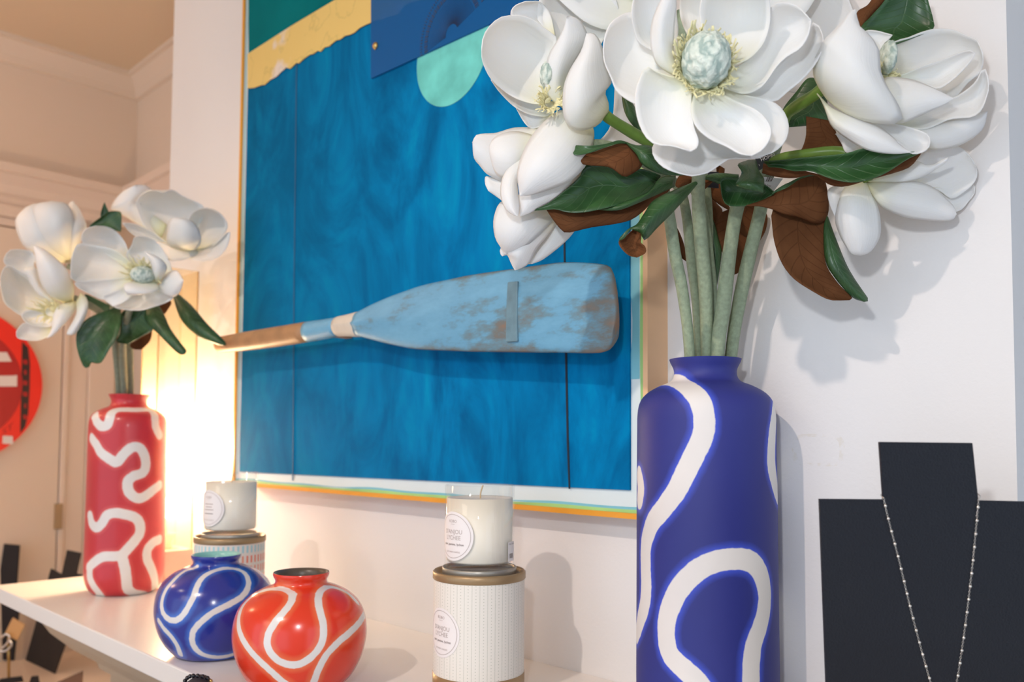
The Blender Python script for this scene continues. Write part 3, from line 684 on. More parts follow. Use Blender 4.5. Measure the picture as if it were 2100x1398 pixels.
M_line = mat('label_print_grey', (0.45, 0.38, 0.36), 0.6)
M_line2 = mat('label_print_dark', (0.14, 0.10, 0.10), 0.6)
M_tan = mat('tin_bronze', (0.34, 0.23, 0.12), 0.38, metal=0.35, var=0.05)
M_pewter = mat('lid_pewter', (0.36, 0.34, 0.30), 0.35, metal=0.5, var=0.05)
M_wax = mat('wax', (0.96, 0.89, 0.77), 0.45, sss=0.05, sssr=0.004)
M_wick = mat('wick', (0.55, 0.42, 0.25), 0.8)
def glass_mat():
    m = bpy.data.materials.new('clear_glass'); m.use_nodes = True; nt = m.node_tree
    nt.nodes.remove(nt.nodes['Principled BSDF'])
    t = N(nt, 'ShaderNodeBsdfTransparent'); t.inputs[0].default_value = (0.995, 1.0, 0.998, 1); g = N(nt, 'ShaderNodeBsdfGlossy'); g.inputs['Roughness'].default_value = 0.03
    lw = N(nt, 'ShaderNodeLayerWeight'); lw.inputs[0].default_value = 0.25; f = N(nt, 'ShaderNodeMapRange'); f.inputs[3].default_value = 0.03; f.inputs[4].default_value = 0.18; nt.links.new(lw.outputs[1], f.inputs[0]); ms = N(nt, 'ShaderNodeMixShader')
    nt.links.new(f.outputs[0], ms.inputs[0]); nt.links.new(t.outputs[0], ms.inputs[1]); nt.links.new(g.outputs[0], ms.inputs[2]); nt.links.new(ms.outputs[0], nt.nodes['Material Output'].inputs[0])
    return m
M_glass = glass_mat()
def tin_mat_a():
    m = mat('tin_paper_dotted', (0.82, 0.78, 0.71), 0.6); nt = m.node_tree; b = nt.nodes['Principled BSDF']
    uv = N(nt, 'ShaderNodeUVMap'); sep = N(nt, 'ShaderNodeSeparateXYZ'); nt.links.new(uv.outputs[0], sep.inputs[0])
    def fr_(sock, k, off=0.0):
        a = N(nt, 'ShaderNodeMath', operation='MULTIPLY_ADD'); a.inputs[1].default_value = k; a.inputs[2].default_value = off; nt.links.new(sock, a.inputs[0])
        f = N(nt, 'ShaderNodeMath', operation='FRACT'); nt.links.new(a.outputs[0], f.inputs[0])
        s_ = N(nt, 'ShaderNodeMath', operation='SUBTRACT'); s_.inputs[1].default_value = 0.5; nt.links.new(f.outputs[0], s_.inputs[0])
        ab = N(nt, 'ShaderNodeMath', operation='ABSOLUTE'); nt.links.new(s_.outputs[0], ab.inputs[0]); return ab.outputs[0]
    def lt(sock, v):
        a = N(nt, 'ShaderNodeMath', operation='LESS_THAN'); a.inputs[1].default_value = v; nt.links.new(sock, a.inputs[0]); return a.outputs[0]
    def mul(a_, b_):
        a = N(nt, 'ShaderNodeMath', operation='MULTIPLY'); nt.links.new(a_, a.inputs[0]); nt.links.new(b_, a.inputs[1]); return a.outputs[0]
    line = mul(lt(fr_(sep.outputs[0], 38), 0.035), lt(fr_(sep.outputs[1], 150), 0.30))
    dot = mul(lt(fr_(sep.outputs[0], 38, 0.5), 0.055), lt(fr_(sep.outputs[1], 31), 0.10))
    mxx = N(nt, 'ShaderNodeMath', operation='MAXIMUM'); nt.links.new(line, mxx.inputs[0]); nt.links.new(dot, mxx.inputs[1])
    c = N(nt, 'ShaderNodeMix', data_type='RGBA'); c.inputs[6].default_value = (0.80, 0.765, 0.70, 1); c.inputs[7].default_value = (0.42, 0.43, 0.36, 1)
    nt.links.new(mxx.outputs[0], c.inputs[0]); nt.links.new(c.outputs[2], b.inputs['Base Color']); return m
def tin_mat_b():
    m = mat('tin_paper_dashes', (0.8, 0.76, 0.7), 0.6); nt = m.node_tree; b = nt.nodes['Principled BSDF']
    uv = N(nt, 'ShaderNodeUVMap'); br = N(nt, 'ShaderNodeSeparateXYZ'); nt.links.new(uv.outputs[0], br.inputs[0])
    def M_(op, a_, v):
        a = N(nt, 'ShaderNodeMath', operation=op); nt.links.new(a_, a.inputs[0])
        if isinstance(v, (int, float)): a.inputs[1].default_value = v
        else: nt.links.new(v, a.inputs[1])
        return a.outputs[0]
    u, v = br.outputs[0], br.outputs[1]
    dash = M_('LESS_THAN', M_('FRACT', M_('MULTIPLY', u, 46), 0), 0.42)
    rows = M_('MULTIPLY', v, 7.0); rf = M_('FRACT', rows, 0); ri = N(nt, 'ShaderNodeMath', operation='FLOOR'); nt.links.new(rows, ri.inputs[0])
    inrow = M_('MULTIPLY', M_('GREATER_THAN', rf, 0.12), M_('LESS_THAN', rf, 0.82))
    wn = N(nt, 'ShaderNodeTexWhiteNoise', noise_dimensions='2D'); cb = N(nt, 'ShaderNodeCombineXYZ')
    nt.links.new(M_('FLOOR', M_('MULTIPLY', u, 46 / 5.0), 0), cb.inputs[0]); nt.links.new(ri.outputs[0], cb.inputs[1]); nt.links.new(cb.outputs[0], wn.inputs[0])
    top = M_('GREATER_THAN', ri.outputs[0], 5.5)
    r1 = ramp(nt, [(0.0, (0.80, 0.22, 0.14)), (0.55, (0.80, 0.76, 0.72)), (0.8, (0.80, 0.32, 0.22))], 'CONSTANT'); nt.links.new(wn.outputs[0], r1.inputs[0])
    r2 = ramp(nt, [(0.0, (0.36, 0.62, 0.68)), (0.82, (0.85, 0.82, 0.82))], 'CONSTANT'); nt.links.new(wn.outputs[0], r2.inputs[0])
    mx = N(nt, 'ShaderNodeMix', data_type='RGBA'); nt.links.new(top, mx.inputs[0]); nt.links.new(r1.outputs[0], mx.inputs[6]); nt.links.new(r2.outputs[0], mx.inputs[7])
    c = N(nt, 'ShaderNodeMix', data_type='RGBA'); c.inputs[6].default_value = (0.78, 0.72, 0.66, 1)
    nt.links.new(M_('MULTIPLY', dash, inrow), c.inputs[0]); nt.links.new(mx.outputs[2], c.inputs[7]); nt.links.new(c.outputs[2], b.inputs['Base Color']); return m
def candle_label(c, r, ang, zc, parent, tilt=0.0, lines=True, rr=0.0257):
    V, Fc = disc2d(rr); o = obj('label', wrap(V, c, r + 0.0004, ang, zc), Fc, M_label, parent)
    parts = []
    V, Fc = disc2d(rr * 0.895, ring=1, r0=rr * 0.875); parts.append((wrap(V, c, r + 0.0006, ang, zc), Fc))
    def tx(s, size, y, narrow=1.0):
        V, Fc = text_flat(s, size); V = [(v[0] * narrow, v[1] + y) for v in V]; return (wrap(V, c, r + 0.0006, ang, zc), Fc)
    parts.append(tx('KOBO', 0.0042, 0.0155)); parts.append(tx("SOY WAX CANDLE", 0.0024, -0.0165))
    V, Fc = rect2d(0.006, 0.0003, 8, 0, 0.0125); parts.append((wrap(V, c, r + 0.0006, ang, zc), Fc))
    if lines:
        parts.append(tx("D'ANJOU", 0.0064, 0.0045)); parts.append(tx('LYCHEE', 0.0064, -0.0018))
    else:
        for yy, ww in ((0.006, 0.017), (0.002, 0.013), (-0.002, 0.019)):       # too blurred in the photograph to be read
            V, Fc = rect2d(ww, 0.0011, 10, 0, yy); parts.append((wrap(V, c, r + 0.0006, ang, zc), Fc))
    V, Fc = merge(parts); obj('label_lettering', V, Fc, M_line, o)
    if lines: V, Fc = tx('pear, jasmine, lychee', 0.0036, -0.0085)
    else:
        V, Fc = rect2d(0.018, 0.0009, 10, 0, -0.0075); V = wrap(V, c, r + 0.0006, ang, zc)
    obj('label_script', V, Fc, M_line2, o)
    return o
def make_candle(c, zt, tinmat, cam_deg, tlabel, clabel, first):
    """tin box standing on the mantel with a glass candle on its lid"""
    ca = math.atan2(CAM[1] - c[1], CAM[0] - c[0])
    H = 0.131; rt = 0.049
    t = thing('candle_tin', c, tlabel, 'tin', 'round candle tins')
    def cyl(name, r, z0_, z1_, m, uv=False, parent=t):
        seg = 96; V = []; U = []
        for z in (z0_, z1_):
            for k in range(seg + 1):
                a = 2*math.pi*k/seg; V.append((c[0] + r*math.cos(a), c[1] + r*math.sin(a), c[2] + z)); U.append((k/seg, (z - z0_)/(z1_ - z0_)))
        Fc = [(k, k+1, seg+2+k, seg+1+k) for k in range(seg)]
        return obj(name, V, Fc, m, parent, uv=U)
    cyl('paper_wrap', rt, 0.024, H - 0.008, tinmat)
    V, Fc = latheVF([(1e-4, 0), (rt - 0.001, 0), (rt + 0.0004, 0.002), (rt + 0.0004, 0.0245)], c, 96); obj('bottom_band', V, Fc, M_tan, t)
    V, Fc = latheVF([(rt + 0.0002, H - 0.0085), (rt + 0.0012, H - 0.0075), (rt + 0.0012, H - 0.001), (rt - 0.0004, H + 0.0006), (rt - 0.0022, H - 0.001), (rt - 0.0030, H - 0.0055), (0.030, H - 0.0055), (1e-4, H - 0.0055)], c, 96); obj('lid', V, Fc, M_tan, t)
    V, Fc = latheVF([(0.0400, H - 0.0055), (0.0402, H + 0.0035), (0.0395, H + 0.0045), (0.0385, H + 0.0035), (0.0385, H + 0.0005), (1e-4, H + 0.0005)], c, 96); obj('lid_ring', V, Fc, M_pewter, t)
    g0 = H + 0.0007; cb = (c[0], c[1], c[2] + g0)
    g = thing('candle', cb, clabel, 'candle', 'white candles in clear glasses')
    r = 0.0377; h = 0.0915
    V, Fc = latheVF([(1e-4, 0), (r - 0.003, 0), (r - 0.0008, 0.001), (r, 0.003), (r, h - 0.0008), (r - 0.0009, h), (r - 0.0018, h - 0.0008), (r - 0.0018, 0.010), (r - 0.004, 0.0085), (1e-4, 0.0080)], cb, 96)
    obj('glass', V, Fc, M_glass, g)
    V, Fc = latheVF([(1e-4, 0.0095), (r - 0.004, 0.0095), (r - 0.0021, 0.0115), (r - 0.0021, 0.0775), (r - 0.0035, 0.0768), (1e-4, 0.0764)], cb, 96); V, Fc = fixn(V, Fc); obj('wax', V, Fc, M_wax, g)
    q = [(c[0] + 0.001, c[1], cb[2] + 0.075), (c[0], c[1] + 0.001, cb[2] + 0.082), (c[0] + 0.0025, c[1] + 0.002, cb[2] + 0.0905)]
    V, Fc = tubeVF(catmull(q, 8), 0.0008, 6); obj('wick', V, Fc, M_wick, g)
    if first:
        candle_label(c, rt, ca - R(53), c[2] + 0.071, t, rr=0.0254)
        candle_label(cb, r, ca - R(48), cb[2] + 0.0385, g)
        V, Fc = rect2d(0.015, 0.0205, 10); st = obj('price_sticker', wrap(V, cb, r + 0.0003, ca + R(64), cb[2] + 0.0215), Fc, M_label, g)
        parts = []
        for k in range(11): 
            if k % 3 != 1: V, Fc = rect2d(0.0005, 0.005, 1, -0.0045 + k*0.0008, -0.0045); parts.append((wrap(V, cb, r + 0.0005, ca + R(64), cb[2] + 0.0215), Fc))
        V, Fc = text_flat('Kobo Candle', 0.0022); V = [(v[0], v[1] + 0.008) for v in V]; parts.append((wrap(V, cb, r + 0.0005, ca + R(64), cb[2] + 0.0215), Fc))
        V, Fc = merge(parts); obj('sticker_print', V, Fc, M_line2, st)
    else:
        candle_label(cb, r, ca - R(52), cb[2] + 0.041, g, lines=False)
make_candle(foot(981, 0.891), 0, tin_mat_a(), 0, 'cream candle tin with dotted stripes and bronze bands beside the tall blue vase',
            'white candle in clear glass on the dotted cream tin', True)
make_candle(foot(468, 1.20), 0, tin_mat_b(), 0, 'cream candle tin with blue and coral dashes behind the round blue vase',
            'white candle in clear glass on the tin with coloured dashes', False)

# ------------------------------------------------------------------ lantern on the mantel
lx0, lx1, ly0, ly1 = -1.655, -1.580, -0.1095, -0.0345
ln = thing('table_lantern', (-1.6175, -0.072, MT), 'glowing square column lantern on a pinkish block behind the red vase', 'lamp')
M_block = mat('pinkish_stone', (0.62, 0.42, 0.36), 0.5, var=0.12, vscale=30)
box('base', lx0 - 0.004, lx1 + 0.003, ly0 - 0.003, ly1 + 0.003, MT, MT + 0.058, M_block, ln, bevel=0.002)
V, Fc = latheVF([(0.014, 0), (0.015, 0.004), (0.010, 0.008), (0.020, 0.026), (0.022, 0.030), (1e-4, 0.028)], (-1.6175, -0.072, MT + 0.058), 40); obj('dish', V, Fc, M_block, ln)
M_pane = bpy.data.materials.new('thin_rice_paper'); M_pane.use_nodes = True; nt = M_pane.node_tree; nt.nodes.remove(nt.nodes['Principled BSDF'])
t1 = N(nt, 'ShaderNodeBsdfTranslucent'); t1.inputs[0].default_value = (0.9, 0.8, 0.62, 1); t2 = N(nt, 'ShaderNodeBsdfTransparent'); t2.inputs[0].default_value = (1, 0.96, 0.88, 1)
ms = N(nt, 'ShaderNodeMixShader'); ms.inputs[0].default_value = 0.72; nt.links.new(t1.outputs[0], ms.inputs[1]); nt.links.new(t2.outputs[0], ms.inputs[2]); nt.links.new(ms.outputs[0], nt.nodes['Material Output'].inputs[0])
LT = 1.852
V, Fc = merge([boxVF(lx0, lx0 + 0.001, ly0, ly1, MT + 0.058, LT), boxVF(lx1 - 0.001, lx1, ly0, ly1, MT + 0.058, LT), boxVF(lx0 + 0.001, lx1 - 0.001, ly0, ly0 + 0.001, MT + 0.058, LT), boxVF(lx0 + 0.001, lx1 - 0.001, ly1 - 0.001, ly1, MT + 0.058, LT)])
obj('shade', V, Fc, M_pane, ln, smooth=False)
M_post = mat('pale_gold_post', (0.75, 0.52, 0.25), 0.3, metal=0.6)
parts = []
for px_ in (lx0, lx1):
    for py_ in (ly0, ly1): parts.append(tubeVF([(px_, py_, MT + 0.058), (px_, py_, LT)], 0.0014, 8))
V, Fc = merge(parts); obj('corner_posts', V, Fc, M_post, ln)
M_bulb = bpy.data.materials.new('lit_bulb'); M_bulb.use_nodes = True; nt = M_bulb.node_tree; b = nt.nodes['Principled BSDF']
b.inputs['Emission Color'].default_value = (1, 0.72, 0.38, 1); b.inputs['Emission Strength'].default_value = 14
V, Fc = sphereVF((LAMP_POS[0], LAMP_POS[1], 1.385), 0.014, 0.014, 0.022); obj('bulb', V, Fc, M_bulb, ln)
V, Fc = tubeVF([(LAMP_POS[0], LAMP_POS[1], MT + 0.086), (LAMP_POS[0], LAMP_POS[1], 1.368)], 0.008, 16); obj('socket', V, Fc, M_post, ln)

# ------------------------------------------------------------------ necklace board and necklace
M_board = mat('black_leatherette', (0.008, 0.010, 0.016), 0.45, var=0.1, vscale=200, bump=0.25, bscale=700, spec=0.32)
BZ = 0.575; 
def bz(y): return BZ + (y - 1023) * 0.00006                           # leans back a little
def bp_(x, y, off=0.0): return P(x, y, bz(y) - off)
o2 = [(1804, 906), (1995, 908), (2007, 1026), (2135, 1029), (2110, 1650), (1704, 1650), (1681, 1023), (1812, 1024)]
nb = thing('necklace_stand', bp_(1905, 1680), 'black leatherette necklace stand at the right end of the mantel', 'jewellery stand')
pts = [bp_(*q) for q in o2]
low_z = min(p[2] for p in pts)
V, Fc = prismVF(pts, -FW * -0.003); V, Fc = fixn(V, Fc)
obj('board', V, Fc, M_board, nb, smooth=False, bevel=0.0004)
q0 = bp_(1907, 1250, -0.0035); q1 = bp_(1907, 1600, -0.0035)
e_foot = np.array([q0[0] - 0.045, q0[1] + 0.05, MT + 0.001])
foot_p = [bp_(1870, 1640, -0.003), bp_(1950, 1640, -0.003)]
for p in foot_p: pass
back = fh_ = FH
strut = [bp_(1890, 1200, -0.0035), bp_(1925, 1200, -0.0035), bp_(1935, 1600, -0.04), bp_(1880, 1600, -0.04)]
for s_ in strut[2:]: s_[2] = MT + 0.001
V, Fc = prismVF(strut, FW * 0.002); V, Fc = fixn(V, Fc); obj('easel_strut', V, Fc, M_board, nb, smooth=False)
V, Fc = prismVF([np.array([*bp_(1704, 1650)[:2], MT]), np.array([*bp_(2110, 1650)[:2], MT]), np.array([*bp_(2110, 1650)[:2], bp_(2110, 1650)[2] + 0.001]), np.array([*bp_(1704, 1650)[:2], bp_(1704, 1650)[2] + 0.001])], FW * 0.003)
V, Fc = fixn(V, Fc); obj('bottom_edge', V, Fc, M_board, nb, smooth=False)

M_silver = mat('silver_chain', (0.80, 0.76, 0.70), 0.22, metal=1.0)
nk = thing('necklace', bp_(1907, 1300), 'fine silver bead chain necklace draped on the black stand', 'necklace')
la = catmull([(1812, 1021), (1822, 1065), (1844, 1150), (1868, 1250), (1893, 1345), (1910, 1405), (1925, 1465), (1936, 1495)], 150)
ra = catmull([(2007, 1023), (2002, 1080), (1993, 1170), (1981, 1270), (1966, 1375), (1957, 1420), (1946, 1470), (1936, 1495)], 150)
parts = []; beads = []
def torus_link(c, ax, side, r=0.00062, w_=0.00017):
    V = []; Fc = []; n, m_ = 8, 4
    nrm = np.cross(ax, side)
    for i in range(n):
        a = 2*math.pi*i/n; dirr = ax*math.cos(a)*1.45 + side*math.sin(a)
        for k in range(m_):
            b_ = 2*math.pi*k/m_; V.append(tuple(c + dirr*r + (dirr/np.linalg.norm(dirr))*w_*math.cos(b_) + nrm*w_*math.sin(b_)))
    for i in range(n):
        for k in range(m_):
            Fc.append((i*m_+k, ((i+1) % n)*m_+k, ((i+1) % n)*m_+(k+1) % m_, i*m_+(k+1) % m_))
    return V, Fc
for pth in (la, ra):
    W3 = np.array([bp_(x, y, 0.0010) for x, y in pth]); sl = np.concatenate([[0], np.cumsum(np.linalg.norm(np.diff(W3, axis=0), axis=1))])
    n = int(sl[-1] / 0.00145)
    for k in range(n):
        s_ = (k + 0.5) / n * sl[-1]; c = np.array([np.interp(s_, sl, W3[:, j]) for j in range(3)]); c2 = np.array([np.interp(s_ + 0.001, sl, W3[:, j]) for j in range(3)])
        ax = c2 - c; ax /= np.linalg.norm(ax) + 1e-9; sd = np.cross(ax, FW); sd /= np.linalg.norm(sd); al = FW * 0.8 + sd * 0.6 if k % 2 else sd
        al = al - ax * (al @ ax); al /= np.linalg.norm(al)
        parts.append(torus_link(c, ax, al))
    nb_ = int(sl[-1] / 0.0092)
    for k in range(nb_):
        s_ = (k + 0.6) / nb_ * sl[-1]; beads.append(np.array([np.interp(s_, sl, W3[:, j]) for j in range(3)]))
parts.append(tubeVF(catmull([tuple(bp_(1812, 1021, 0.001)), tuple(bp_(1808, 1015, -0.004)), tuple(bp_(1815, 1012, -0.006)), tuple(bp_(1900, 1000, -0.006)), tuple(bp_(2000, 1012, -0.006)), tuple(bp_(2010, 1018, -0.003)), tuple(bp_(2007, 1023, 0.001))], 30), 0.0004, 6))
V, Fc = merge(parts); obj('chain', V, Fc, M_silver, nk)
for c in beads:
    V, Fc = sphereVF(c, 0.00125, nu=10, nv=6); obj('bead', V, Fc, M_silver, nk)

# ------------------------------------------------------------------ bracelet roll in front of the mantel edge
TBZ = 1.08
tb = foot(395, 0.90, TBZ)
M_velvet = mat('charcoal_velvet', (0.05, 0.048, 0.06), 0.9, var=0.3, vscale=200)
M_dwood = mat('dark_table_wood', (0.10, 0.06, 0.035), 0.4, var=0.3, vscale=12)
st = thing('side_table', (tb[0], tb[1] - 0.02, 0), 'small dark round table standing in front of the mantel', 'table')
V, Fc = latheVF([(1e-4, TBZ - 0.02), (0.11, TBZ - 0.02), (0.11, TBZ), (1e-4, TBZ)], (tb[0], tb[1] - 0.03, 0), 48); obj('tabletop', V, Fc, M_dwood, st, smooth=False)
V, Fc = latheVF([(0.09, 0), (0.09, 0.015), (0.02, 0.03), (0.015, TBZ - 0.02)], (tb[0], tb[1] - 0.03, 0), 32); obj('pedestal', V, Fc, M_dwood, st)
yt_ = 1393
c0 = P(392, yt_, 0.90)
bs = thing('bracelet_stand', (tb[0], tb[1], TBZ), 'charcoal velvet bracelet stand in front of the mantel edge', 'jewellery stand')
V, Fc = latheVF([(0.032, 0), (0.032, 0.006), (0.007, 0.010), (0.006, c0[2] - TBZ - 0.013)], (tb[0], tb[1], TBZ), 32); obj('post', V, Fc, M_velvet, bs)
axd = np.array([FH[0], FH[1], 0]); sdd = np.cross(FH, [0, 0, 1.0])
ctr = np.array([tb[0], tb[1], c0[2] - 0.014])
V, Fc = tubeVF([ctr - axd*0.042, ctr - axd*0.040, ctr + axd*0.014, ctr + axd*0.015], [0.010, 0.0135, 0.0135, 0.010], 28); obj('roll', V, Fc, M_velvet, bs)
bc = ctr + axd * 0.0
br = thing('bracelet', bc + np.array([0, 0, 0.016]), 'black bead bracelet with gold spacers on the velvet stand', 'bracelet')
M_bead = mat('black_bead', (0.008, 0.008, 0.012), 0.12, spec=0.7)
for k in range(22):
    a = 2*math.pi*k/22
    c = bc + sdd * 0.0168 * math.cos(a) + np.array([0, 0, 1]) * 0.0168 * math.sin(a) + axd * 0.004 * math.sin(a * 3)
    gold = k in (1, 2, 21, 0)
    V, Fc = sphereVF(c, 0.0024 if not gold else 0.0021, nu=16, nv=10)
    o = obj('gold_bead' if gold else 'bead', V, Fc, M_brass if gold else M_bead, br)

# ------------------------------------------------------------------ round red sign on the door
M_sred = mat('red_enamel', (0.85, 0.020, 0.005), 0.45, var=0.05); M_sdred = mat('dark_red_enamel', (0.42, 0.004, 0.004), 0.5)
M_sblk = mat('black_enamel', (0.03, 0.008, 0.008), 0.5); M_swht = mat('white_enamel', (0.75, 0.68, 0.66), 0.5)
sc = np.array([XL + 0.022, -0.203, 1.672]); SR = 0.223
sg = thing('round_sign', sc, 'round red sign with a dark centre and white stripes hanging on the door', 'sign')
def disc_x(r, x0, x1, cy=0, cz=0, n=80):
    pts = [np.array([x0, sc[1] + cy + r*math.cos(t), sc[2] + cz + r*math.sin(t)]) for t in np.linspace(0, 2*math.pi, n, endpoint=False)]
    return fixn(*prismVF(pts, np.array([x1 - x0, 0, 0])))
X0 = sc[0] + 0.0
V, Fc = disc_x(SR, X0, X0 + 0.02); obj('disc', V, Fc, M_sred, sg, smooth=False)
V, Fc = disc_x(0.170, X0 + 0.02, X0 + 0.022, 0.0); dc = obj('dark_centre', V, Fc, M_sdred, sg, smooth=False)
def on_sign(x, y): return on_plane(x, y, 0, X0 + 0.0232)
def sheet_x(name, q, m, parent): 
    V, Fc = prismVF([on_sign(*a) for a in q], np.array([-0.0014, 0, 0])); V, Fc = fixn(V, Fc); return obj(name, V, Fc, m, parent, smooth=False)
sheet_x('white_stripe', [(-230, 722), (14, 722), (24, 741), (-235, 741)], M_swht, dc); sheet_x('white_stripe', [(-240, 774), (26, 770), (35, 769), (35, 792), (-242, 794)], M_swht, dc)
# dark upright lettering band near the rim
ys = [on_sign(46, 700), on_sign(58, 712), on_sign(62, 745), on_sign(61, 800), on_sign(58, 850), on_sign(52, 875), on_sign(42, 888), on_sign(44, 790)]
V, Fc = prismVF([p + np.array([-0.0018, 0, 0]) for p in ys], np.array([-0.0010, 0, 0])); V, Fc = fixn(V, Fc); bd = obj('dark_band', V, Fc, M_sblk, sg, smooth=False)
parts = []
for i, (wd, y) in enumerate(zip((9, 5, 8, 9, 4, 8), (742, 763, 785, 808, 832, 855))):      # unreadable red marks on the band
    sheet_x('band_mark', [(52 - wd/2, y - 5), (52 + wd/2, y - 4), (52 + wd/2, y + 5), (52 - wd/2, y + 4)], M_sdred, bd)
sheet_x('paper_label', [(6, 893), (26, 894), (27, 911), (5, 909)], M_swht, sg)
V, Fc = text_flat('ST', 0.034); p = on_sign(16, 880); V = [(X0 + 0.0222, p[1] + v[0]*0.75 + v[1]*0.65*-1*0 , p[2] + v[1]*0.75 + v[0]*0.6) for v in V]; obj('lettering', V, Fc, M_sdred, sg, smooth=False)

# ------------------------------------------------------------------ jewellery displays on the low table at the left
TT = 0.885
dt = thing('display_table', (-2.36, -0.25, 0), 'white display table with jewellery stands by the door', 'table')
box('tabletop', -2.70, -1.99, -0.75, 0.20, TT - 0.03, TT, M_trim, dt, bevel=0.002)
for x, y in ((-2.66, -0.71), (-2.03, -0.71), (-2.66, 0.16), (-2.03, 0.16)): box('leg', x - 0.025, x + 0.025, y - 0.025, y + 0.025, 0, TT - 0.03, M_trim, dt)
M_bk = mat('black_card', (0.010, 0.007, 0.008), 0.7, var=0.2)
M_kraft = mat('kraft_card', (0.62, 0.36, 0.15), 0.7, var=0.08)
M_orw = mat('varnished_wood_board', (0.42, 0.20, 0.07), 0.35, var=0.3, vscale=15)
def board(name, q, z, m, label, cat, group=None, ztop=None, slope=None):
    pts = []
    ymax = max(y for _, y in q)
    for x, y in q:
        zz = z if slope is None else slope[1] + (x - slope[0]) * (slope[3] - slope[1]) / (slope[2] - slope[0])
        pts.append(P(x, y, zz))
    for p in pts: p[2] = max(p[2], TT + 0.0006)
    lo = min(p[2] for p in pts); base = np.mean([p for p in pts], axis=0); base[2] = lo
    V, Fc = prismVF(pts, FH * 0.006); V, Fc = fixn(V, Fc)
    o = obj(name, V, Fc, m, None, origin=base, smooth=False); tag(o, label, cat, group); return o
def zfor(y, h=TT): return (MT + 0.27 - h) / ((y - 905) / 1700.0)
z1 = zfor(1375)
def SL(xa, ya, xb, yb): return (xa, zfor(ya) - 0.004, xb, zfor(yb) - 0.004)
board('bust_display', [(137, 1128), (165, 1134), (156, 1176), (182, 1182), (112, 1386), (52, 1358), (104, 1166), (126, 1178)], z1, M_bk, 'slanted black necklace bust on the low table just past the mantel corner', 'jewellery stand', 'black jewellery busts', slope=SL(52, 1358, 112, 1386))
z2 = zfor(1357)
board('bust_display', [(8, 1115), (39, 1118), (30, 1240), (38, 1250), (27, 1360), (-60, 1352), (-40, 1240), (-10, 1235)], z2, M_bk, 'tall black necklace bust at the far left of the low table', 'jewellery stand', 'black jewellery busts', slope=SL(-60, 1352, 27, 1360))
board('wooden_display', [(30, 1157), (60, 1160), (44, 1215), (28, 1350), (2, 1350), (12, 1215)], z2 + 0.05, M_orw, 'orange varnished wooden jewellery board behind the far left bust', 'jewellery stand')
z3 = zfor(1396)
js = thing('earring_stand', P(18, 1397, z3), 'brass earring stand with kraft card and hoops on the low table', 'jewellery stand')
V, Fc = tubeVF([P(18, 1392, z3), P(18, 1300, z3)], 0.0035, 10); obj('post', V, Fc, M_brass, js)
V, Fc = latheVF([(0.03, 0), (0.03, 0.004), (0.006, 0.007)], P(18, 1397, z3), 32); obj('base', V, Fc, M_brass, js)
V, Fc = prismVF([P(26, 1266, z3), P(51, 1281, z3), P(35, 1313, z3), P(9, 1300, z3)], FH * 0.003); V, Fc = fixn(V, Fc); obj('card', V, Fc, M_kraft, js, smooth=False)
for q in ([(2, 1308), (12, 1300), (20, 1305), (14, 1320), (2, 1330)], [(-2, 1334), (12, 1334), (24, 1322), (20, 1312)]):
    V, Fc = tubeVF([P(x, y, z3 - 0.01) for x, y in catmull(q, 24)], 0.003, 8); obj('hoop', V, Fc, M_silver, js)
V, Fc = tubeVF([P(x, y, z1 - 0.01) for x, y in catmull([(78, 1280), (76, 1290), (82, 1292), (88, 1282)], 20)], 0.002, 8)
# small things low at the left
board('card_display', [(0, 1392), (42, 1387), (46, 1398), (-10, 1410)], zfor(1412) , M_bk, 'low flat black jewellery card at the bottom left', 'jewellery stand')
board('card_display', [(64, 1387), (76, 1386), (80, 1415), (56, 1415)], zfor(1414), M_bk, 'small upright black jewellery card left of the brown box', 'jewellery stand')
M_brbox = mat('brown_box', (0.16, 0.085, 0.05), 0.6)
board('card_box', [(118, 1398), (168, 1376), (166, 1440), (112, 1440)], zfor(1440), M_brbox, 'dark brown card box below the mantel corner', 'box')

# ------------------------------------------------------------------ magnolias
def ribbon(L, Rr, fr, zc, d, cup, n=20, m=11, swap=None, wav=0.0, seed=0):
    """a curved sheet between a left and a right outline, each drawn from base to tip;
    d = depth of base, middle, tip relative to zc; cup > 0 is hollow towards the room"""
    ox, oy, s = fr
    A = catmull([(ox + x/s, oy + y/s) for x, y in L], n); B = catmull([(ox + x/s, oy + y/s) for x, y in Rr], n)
    rg = np.random.default_rng(seed); ph = rg.uniform(0, 6.28, 3)
    V = []; U = []
    wmax = max(np.linalg.norm(A[i] - B[i]) for i in range(n)) + 1e-9
    for i in range(n):
        t = i / (n - 1)
        dz = d[0]*(1-t)*(1-2*t) + 4*d[1]*t*(1-t) + d[2]*t*(2*t-1)
        wf = np.linalg.norm(A[i] - B[i]) / wmax
        for k in range(m):
            u = k / (m - 1); sx = 2*u - 1
            q = A[i]*(1-u) + B[i]*u
            e = -cup * (sx*sx) * wf + cup * 0.5 * wf
            e += wav * wf * abs(sx)**2 * math.sin(9*t + ph[0] + 2*sx) + wav * 0.35 * math.sin(5*t + ph[1]) * math.sin(4*sx + ph[2]) * wf
            V.append(tuple(P(q[0], q[1], zc + dz + e))); U.append((u, t))
    Fc = [(i*m+k, i*m+k+1, (i+1)*m+k+1, (i+1)*m+k) for i in range(n-1) for k in range(m-1)]
    # all faces turn their front to the room side
    a, b_, c_ = (np.array(V[j]) for j in (Fc[len(Fc)//2][0], Fc[len(Fc)//2][1], Fc[len(Fc)//2][2]))
    if np.cross(b_ - a, c_ - a) @ (CAM - a) < 0: Fc = [tuple(reversed(f)) for f in Fc]
    # weld pinched ends
    return V, Fc, U
